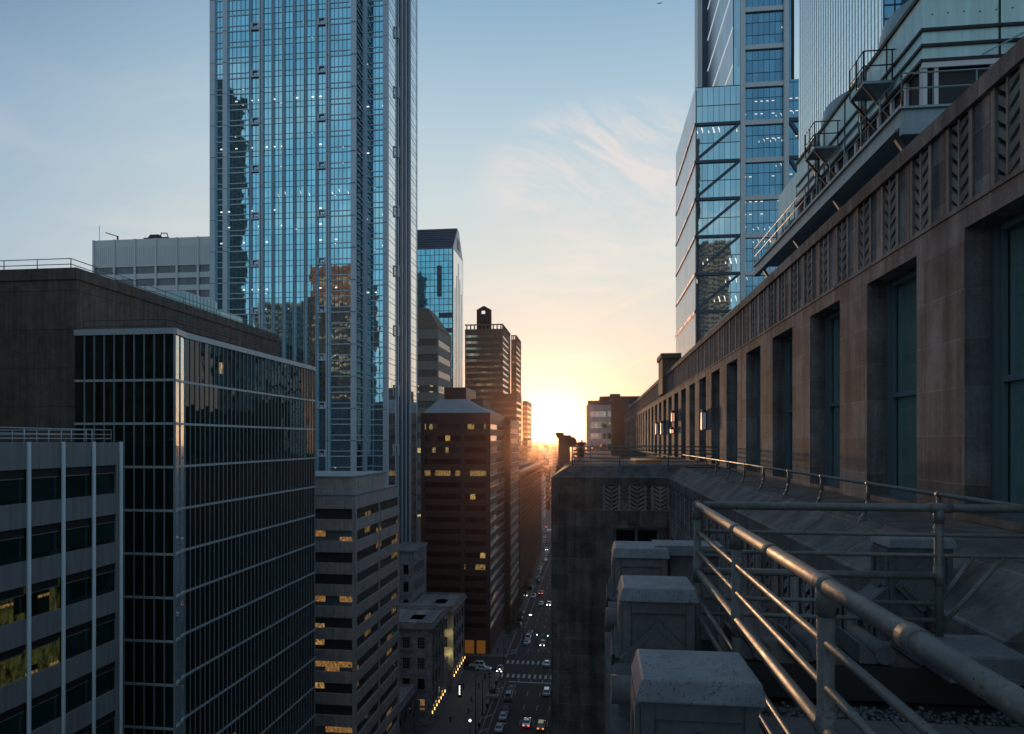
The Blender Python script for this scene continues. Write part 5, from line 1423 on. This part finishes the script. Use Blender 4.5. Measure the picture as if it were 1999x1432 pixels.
def make_car(col, suv=False, on=False):
    root = thing('car', (0, 0, 0), 'car', 'car', 'cars')
    h = 1.75 if suv else 1.45; L = 2.3
    prof = [(-L, .30), (-L, .82), (-L+.12, .93), (-1.55, .98), (1.0, .93), (1.95, .80), (L-.05, .66), (L, .30), (1.75, .24), (-1.7, .24)]
    body = MB()
    secs = []
    for x, sc_, dz_ in ((-.90, .97, 0), (-.82, 1, .0), (.82, 1, .0), (.90, .97, 0)):
        secs.append([(x, y*sc_, z if z < .5 else z-(.05 if abs(x) > .85 else 0)) for y, z in prof])
    n = len(prof); vs = [v for s in secs for v in s]; fs = [tuple(range(n)), tuple(reversed(range(3*n, 4*n)))]
    for k_ in range(3):
        for i in range(n): fs.append((k_*n+i, (k_+1)*n+i, (k_+1)*n+(i+1) % n, k_*n+(i+1) % n))
    body.add(vs, fs)
    # roof and pillars
    zb, w0_, w1_ = .93, .80, .64
    y0_, y1_, y2_, y3_ = (-2.1, -1.85, .2, 1.05) if suv else (-1.75, -1.05, .15, .95)
    body.hexa([(-w1_, y1_, h-.07), (w1_, y1_, h-.07), (w1_, y2_, h-.07), (-w1_, y2_, h-.07), (-w1_+.06, y1_+.08, h), (w1_-.06, y1_+.08, h), (w1_-.06, y2_-.08, h), (-w1_+.06, y2_-.08, h)])
    for s in (-1, 1):
        for (ya, yb_) in ((y0_, y1_), (y3_, y2_), ((y1_+y2_)/2, (y1_+y2_)/2)): body.bar((s*w0_, ya, zb), (s*w1_, yb_, h-.04), .06, .07)
    bo = body.build('body', PAINT[col], root)
    g = MB().hexa([(-w0_+.02, y0_+.03, zb-.02), (w0_-.02, y0_+.03, zb-.02), (w0_-.02, y3_-.03, zb-.02), (-w0_+.02, y3_-.03, zb-.02),
                   (-w1_+.02, y1_, h-.08), (w1_-.02, y1_, h-.08), (w1_-.02, y2_, h-.08), (-w1_+.02, y2_, h-.08)])
    g.build('windows', CGL, root)
    for sx in (-1, 1):
        for y in (-1.4, 1.4):
            wl = MB().tube((sx*.74, y, .33), (sx*.92, y, .33), .33, 14).build('wheel', M['black'], root)
            MB().tube((sx*.921, y, .33), (sx*.935, y, .33), .19, 10).build('rim', M['alud'], wl)
        MB().box(sx*.55-.17, sx*.55+.17, -L-.02, -L+.05, .62, .80).build('tail_lamp', TAILON if on else TAILOFF, root)
        MB().box(sx*.58-.17, sx*.58+.17, L-.12, L+.01, .52, .66).build('head_lamp', HEAD if on else HEADOFF, root)
    return root
protos = {}
def car(col, px, py, rz, label, group, suv=False, on=False):
    key = (col, suv, on)
    if key not in protos: o = protos[key] = make_car(*key)
    else: o = copy_tree(protos[key])
    x, y = gnd(px, py, .02); o.location = (x, y, .022 if x > -26 else .16); o.rotation_euler = (0, 0, rz)
    if -26 > x and 189 < y < 204: o.location.z = .022
    tag(o, label, None, group); return o
G1, G2 = 'cars parked along the left kerb', 'cars driving on the avenue'
PI = math.pi
car('silver', 976, 1424, 0, 'pale silver parked car at the bottom edge, nearest in the kerb row', G1)
car('silver', 984, 1401, 0, 'silver parked car second from the bottom in the kerb row', G1)
car('dark', 989, 1386, 0, 'black parked car, darkest in the near kerb row', G1)
car('dark', 992, 1373, 0, 'dark parked suv in front of the black car in the near kerb row', G1, suv=True)
car('silver', 994, 1361, 0, 'silver parked car second from the crossing in the near kerb row', G1, suv=True)
car('grey', 999, 1348, 0, 'grey parked car just before the zebra crossing', G1)
car('silver', 1029, 1256, 0, 'silver queued car, nearest of three beyond the crossing', G2)
car('white', 1032, 1246, 0, 'white queued suv in the middle of three beyond the crossing', G2, suv=True)
car('grey', 1035, 1237, 0, 'grey queued car, farthest of three beyond the crossing', G2)
car('white', 1029, 1414, 0, 'white moving car with red tail lamps at the bottom of the avenue', G2, on=True)
car('yellow', 1057, 1420, 0, 'amber coloured moving suv with tail lamps at the bottom of the avenue', G2, suv=True, on=True)
car('white', 1068, 1354, 0, 'white suv driving before the crossing at the foot of the stone wall', G2, suv=True)
car('silver', 1068.5, 1298, 0, 'silver car just beyond the crossing at the foot of the stone wall', G2)
car('dark', 1060, 1259, PI, 'dark oncoming car with lit head lamps beyond the crossing', G2, on=True)
car('white', 931, 1301, PI/2+.06, 'white car in the side street, left of the pair', 'cars in the side street', suv=True)
car('white', 944.5, 1308, -PI/2-.06, 'white car in the side street, right and nearer of the pair', 'cars in the side street')
car('red', 913, 1298, PI/2, 'red car in the side street next to the stone building', 'cars in the side street')
car('silver', 977, 1309, PI, 'silver car with lit head lamps turning at the pavement corner', G2, on=True)
G3 = 'distant cars down the avenue'
far = [(1042, 1165, 'white', 0), (1057, 1159, 'red', 1), (1056.6, 1180, 'white', 0), (1027, 1163, 'dark', 1), (1049, 1128, 'white', 0), (1052, 1120, 'silver', 0), (1054, 1112, 'white', 0), (1050, 1136, 'grey', 0),
       (1056, 1106, 'white', 0), (1066, 1094, 'silver', 0), (1067, 1088, 'dark', 0), (1068, 1081, 'white', 0), (1068, 1074, 'silver', 1), (1036, 1150, 'dark', 0), (1060, 1070, 'grey', 0), (1064, 1050, 'white', 0), (1061, 1040, 'silver', 0), (1067, 1030, 'white', 1), (1072, 1181, 'silver', 1),
       (1016, 1210, 'dark', 0), (1019, 1200, 'grey', 0), (1013, 1222, 'dark', 0), (1058, 1020, 'white', 0), (1063, 1060, 'silver', 0)]
for i, (a, b_, c, on) in enumerate(far):
    car(c, a, b_, 0 if i % 3 else PI, 'tiny %s car far down the avenue%s' % (c, ' with lit lamps' if on else ''), G3, on=bool(on))

# ------------------------------------------------------------------ street furniture
def street_lamp(px, py, h, label, arm=(2.4, 0), lit=False, twin=False):
    x, y = gnd(px, py, .15); r = thing('street_lamp', (x, y, .15), label, 'street lamp', 'street lamps')
    MB().tube((x, y, .15), (x, y, .15+h), .11, 8, r1=.07).tube((x, y, .15), (x, y, .8), .2, 8).build('pole', M['black'], r)
    if arm:
        MB().tube((x, y, h+.1), (x+arm[0], y+arm[1], h+.3), .05, 6).build('arm', M['black'], r)
        MB().box(x+arm[0]-.1, x+arm[0]+.7, y+arm[1]-.16, y+arm[1]+.16, h+.2, h+.36).build('lamp_head', M['black'] if not lit else emit('lamp_head_glow', (1, .9, .7), 6), r)
    else:
        MB().ball((x, y, h+.35), .28, 0, 10, 7).build('lamp_globe', emit('globe_glow', (.9, .95, .85), 3.0), r)
    return r
street_lamp(929, 1430, 13, 'tall dark street lamp with long arm on the wide pavement', (3.0, .5))
street_lamp(942.5, 1397, 9.0, 'shorter dark lamp post beside the tall one on the wide pavement', (1.6, 0))
street_lamp(918, 1448, 4.4, 'short lamp post with a lit round globe at the bottom edge', None)
street_lamp(984, 1322, 11, 'dark lamp post at the kerb corner by the zebra crossing', (1.5, .6))
street_lamp(956, 1352, 6.0, 'thin lamp post by the planter on the pavement', (.6, 0))
street_lamp(1013, 1160, 12, 'distant lamp post along the left kerb in front of the long brown block', (2.2, 0))
street_lamp(1022, 1255, 9, 'lamp post between the young trees beyond the side street', (2.0, 0), lit=True)
G4 = 'traffic signals at the crossing'
def signal(px, py, h, label, lens):
    x, y = gnd(px, py, .02); r = thing('traffic_signal', (x, y, .02), label, 'traffic signal', G4)
    MB().tube((x, y, .02), (x, y, h), .08, 8).build('pole', M['black'], r)
    b_ = MB().box(x-.18, x+.18, y-.15, y+.15, h, h+1.05).build('signal_box', M['black'], r)
    MB().ball((x, y-.15, h+.2), .14, 0, 8, 6).build('lens', lens, b_)
green = emit('green_signal', (.35, 1, .7), 9); 
signal(1049, 1262, 3.6, 'green traffic signal in the middle of the avenue beyond the crossing', green)
signal(1070, 1264, 3.6, 'green traffic signal at the foot of the stone wall beyond the crossing', green)
signal(976, 1330, 3.2, 'traffic signal with white lamp at the pavement corner before the crossing', emit('white_signal', (1, .95, .8), 8))
# planter with shrubs on the pavement
x, y = gnd(963, 1357, .15)
r = thing('planter', (x, y, .15), 'dark raised planter with low shrubs on the wide pavement', 'planter')
MB().box(x-1.4, x+1.6, y-2.2, y+2.2, .15, .75).build('planter_box', M['kerb'], r)
leaf = simple('leaves', (.035, .045, .025), .7, var=.5, scale=4)
def leaves(c, rad, n, s, seed, sz=1.):
    random.seed(seed); q = MB()
    for i in range(n):
        a = random.random()*2*math.pi; t_ = random.random()*2-1; rr_ = rad*(.35+.65*random.random())*(1+.25*math.sin(3*a+seed))
        p = Vector((c[0]+rr_*math.cos(a)*math.sqrt(1-t_*t_), c[1]+rr_*math.sin(a)*math.sqrt(1-t_*t_), c[2]+rr_*t_*sz))
        u = Vector((random.random()-.5, random.random()-.5, random.random()-.5)).normalized(); v = u.cross(Vector((random.random(), random.random(), random.random()))).normalized()
        q.add([tuple(p+u*s), tuple(p+v*s), tuple(p-u*s), tuple(p-v*s)], [(0, 1, 2, 3)])
    return q
leaves((x, y, 1.2), 1.3, 260, .16, 2, .5).build('shrubs', leaf, r)
def tree(px, py, h, label, seed):
    x, y = gnd(px, py, .15); r = thing('street_tree', (x, y, .15), label, 'tree', 'street trees')
    q = MB().tube((x, y, .15), (x, y, h*.5), .14, 7, r1=.08); random.seed(seed)
    for i in range(6):
        a = i*1.05+seed; q.tube((x, y, h*.4+i*.15), (x+math.cos(a)*h*.2, y+math.sin(a)*h*.2, h*.75), .05, 5, r1=.02)
    q.build('trunk', M['brownst'], r)
    leaves((x, y, h*.68), h*.28, 420, .17, seed, 1.1).build('crown', leaf, r)
for i, (a, b_, h) in enumerate(((994, 1262, 9), (1000, 1247, 8), (1006, 1228, 9), (1012, 1206, 8.5), (1019, 1186, 9), (1026, 1166, 8), (1033, 1143, 8), (1037, 1125, 8))):
    tree(a, b_, h, 'young dark street tree on the left pavement, number %s from the side street' % ('one two three four five six seven eight'.split()[i]), i+1)
    
# sign totem on the pavement
x, y = gnd(898, 1361, .15)
r = thing('sign_totem', (x, y, .15), 'dark advertising totem with white vertical lettering on the pavement', 'sign')
MB().box(x-.5, x+.5, y-.15, y+.15, .15, 3.6).build('totem_body', M['black'], r)
q = MB()
for i in range(7): q.box(x-.22, x+.22-.1*(i % 2), y-.17, y-.151, .9+i*.34, 1.12+i*.34)
q.build('lettering', emit('totem_letters', (.9, .95, .9), 1.6), r)
# people, tiny: one continuous skinned body each
def person(px, py, label, rz=0.):
    x, y = gnd(px, py, .15)
    me = bpy.data.meshes.new('person')
    V = [(0,0,.92),(0,0,1.15),(0,0,1.42),(0,0,1.53),(0,.02,1.66),(-.1,0,.88),(-.11,.12,.48),(-.11,.02,.06),(-.11,.16,.03),(.1,0,.88),(.11,-.1,.48),(.11,-.25,.08),(.11,-.13,.03),
         (-.19,0,1.40),(-.25,-.06,1.13),(-.25,.08,.90),(.19,0,1.40),(.25,.06,1.13),(.25,.14,.90)]
    E = [(0,1),(1,2),(2,3),(3,4),(0,5),(5,6),(6,7),(7,8),(0,9),(9,10),(10,11),(11,12),(2,13),(13,14),(14,15),(2,16),(16,17),(17,18)]
    Rr = [.15,.14,.16,.06,.11,.11,.075,.05,.045,.11,.075,.05,.045,.075,.05,.035,.075,.05,.035]
    me.from_pydata(V, E, []); o = bpy.data.objects.new('person', me); sc.collection.objects.link(o)
    o.location = (x, y, .15); o.rotation_euler = (0, 0, rz)
    s_ = o.modifiers.new('skin', 'SKIN'); o.modifiers.new('sub', 'SUBSURF').levels = 1
    for i, v in enumerate(me.skin_vertices[0].data): v.radius = (Rr[i], Rr[i]); v.use_root = (i == 0)
    me.materials.append(M['black']); return tag(o, label, 'person', None)
if True:
    def sk(me):
        bm = __import__('bmesh').new(); bm.from_mesh(me); bm.verts.layers.skin.verify(); bm.to_mesh(me); bm.free()
    _n = bpy.data.meshes.new
    def person2(px, py, label, rz=0.):
        global _n
        try: return person(px, py, label, rz)
        except Exception:
            for o in list(bpy.data.objects):
                if o.name.startswith('person') and 'label' not in o.keys():
                    sk(o.data); Rr = [.15,.14,.16,.06,.11,.11,.075,.05,.045,.11,.075,.05,.045,.075,.05,.035,.075,.05,.035]
                    for i, v in enumerate(o.data.skin_vertices[0].data): v.radius = (Rr[i], Rr[i]); v.use_root = (i == 0)
                    o.data.materials.append(M['black']); return tag(o, label, 'person', None)
person2(947, 1327, 'person in dark clothes walking alone on the wide pavement by the side street', .4)
person2(955, 1323, 'person in dark clothes waiting near the signal at the pavement corner', 2.)
# bird high in the sky
bx_, by_ = atY(1288, 300), 300; bz_ = zz(6, bx_, 300)
r = MB().hexa([(bx_-1.1, by_, bz_), (bx_, by_-.2, bz_+.1), (bx_, by_+.4, bz_+.1), (bx_-1.1, by_+.2, bz_+.0), (bx_-1.1, by_, bz_+.05), (bx_, by_-.2, bz_+.2), (bx_, by_+.4, bz_+.2), (bx_-1.1, by_+.2, bz_+.05)])
r.hexa([(bx_, by_-.2, bz_+.1), (bx_+1.1, by_, bz_+.25), (bx_+1.1, by_+.2, bz_+.25), (bx_, by_+.4, bz_+.1), (bx_, by_-.2, bz_+.2), (bx_+1.1, by_, bz_+.3), (bx_+1.1, by_+.2, bz_+.3), (bx_, by_+.4, bz_+.2)])
r.ball((bx_, by_, bz_+.12), .22, 0, 8, 6)
tag(r.build('bird', M['black'], None, (bx_, by_, bz_)), 'tiny dark bird flying at the top edge of the sky', 'bird')
# more people and street pieces on the pavements
ppl = [(905, 1345, 'person'), (921, 1372, 'person'), (968, 1315, 'person'), (935, 1345, 'person'), (915, 1395, 'person'), (880, 1412, 'person'), (987, 1276, 'person'), (972, 1275, 'person')]
tx = ['person in dark clothes beside the white lettered totem', 'person in dark clothes walking down the middle of the wide pavement', 'person in dark clothes at the kerb of the side street crossing',
      'person in dark clothes between the totem and the planter', 'person in dark clothes left of the tall lamp post', 'person in dark clothes close to the amber lamps of the lower stone building',
      'person in dark clothes on the pavement beyond the side street', 'person in dark clothes by the granite tower entrance']
for i, (a, b_, _) in enumerate(ppl): person2(a, b_, tx[i], i*1.3)
for i, (a, b_) in enumerate(((952, 1380), (936, 1418), (969, 1335))):
    x, y = gnd(a, b_, .15)
    r = thing('litter_bin', (x, y, .15), 'small dark litter bin on the wide pavement, %s' % ('in the middle', 'lowest in the picture', 'nearest to the crossing')[i], 'bin')
    MB().tube((x, y, .15), (x, y, 1.1), .3, 12).build('bin_body', M['black'], r); MB().tube((x, y, 1.1), (x, y, 1.2), .34, 12, r1=.2).build('lid', M['alud'], r)
# ------------------------------------------------------------------ evening haze
HAZE = 0.000028
hz = MB().box(-4700, 4700, -1600, 4700, -3, 420).build('haze', None)
hz.data.materials.clear()
m_ = bpy.data.materials.new('haze_air'); m_.use_nodes = True; t = NT(m_.node_tree); t.n.clear()
pv = t.node('ShaderNodeVolumePrincipled'); pv.inputs['Color'].default_value = (1.0, .60, .42, 1); pv.inputs['Density'].default_value = HAZE
pv.inputs['Anisotropy'].default_value = .94
mo = t.node('ShaderNodeOutputMaterial'); t.l.new(pv.outputs[0], mo.inputs['Volume'])
hz.data.materials.append(m_); tag(hz, kind='stuff')
sc.cycles.volume_bounces = 0; sc.cycles.volume_step_rate = 5
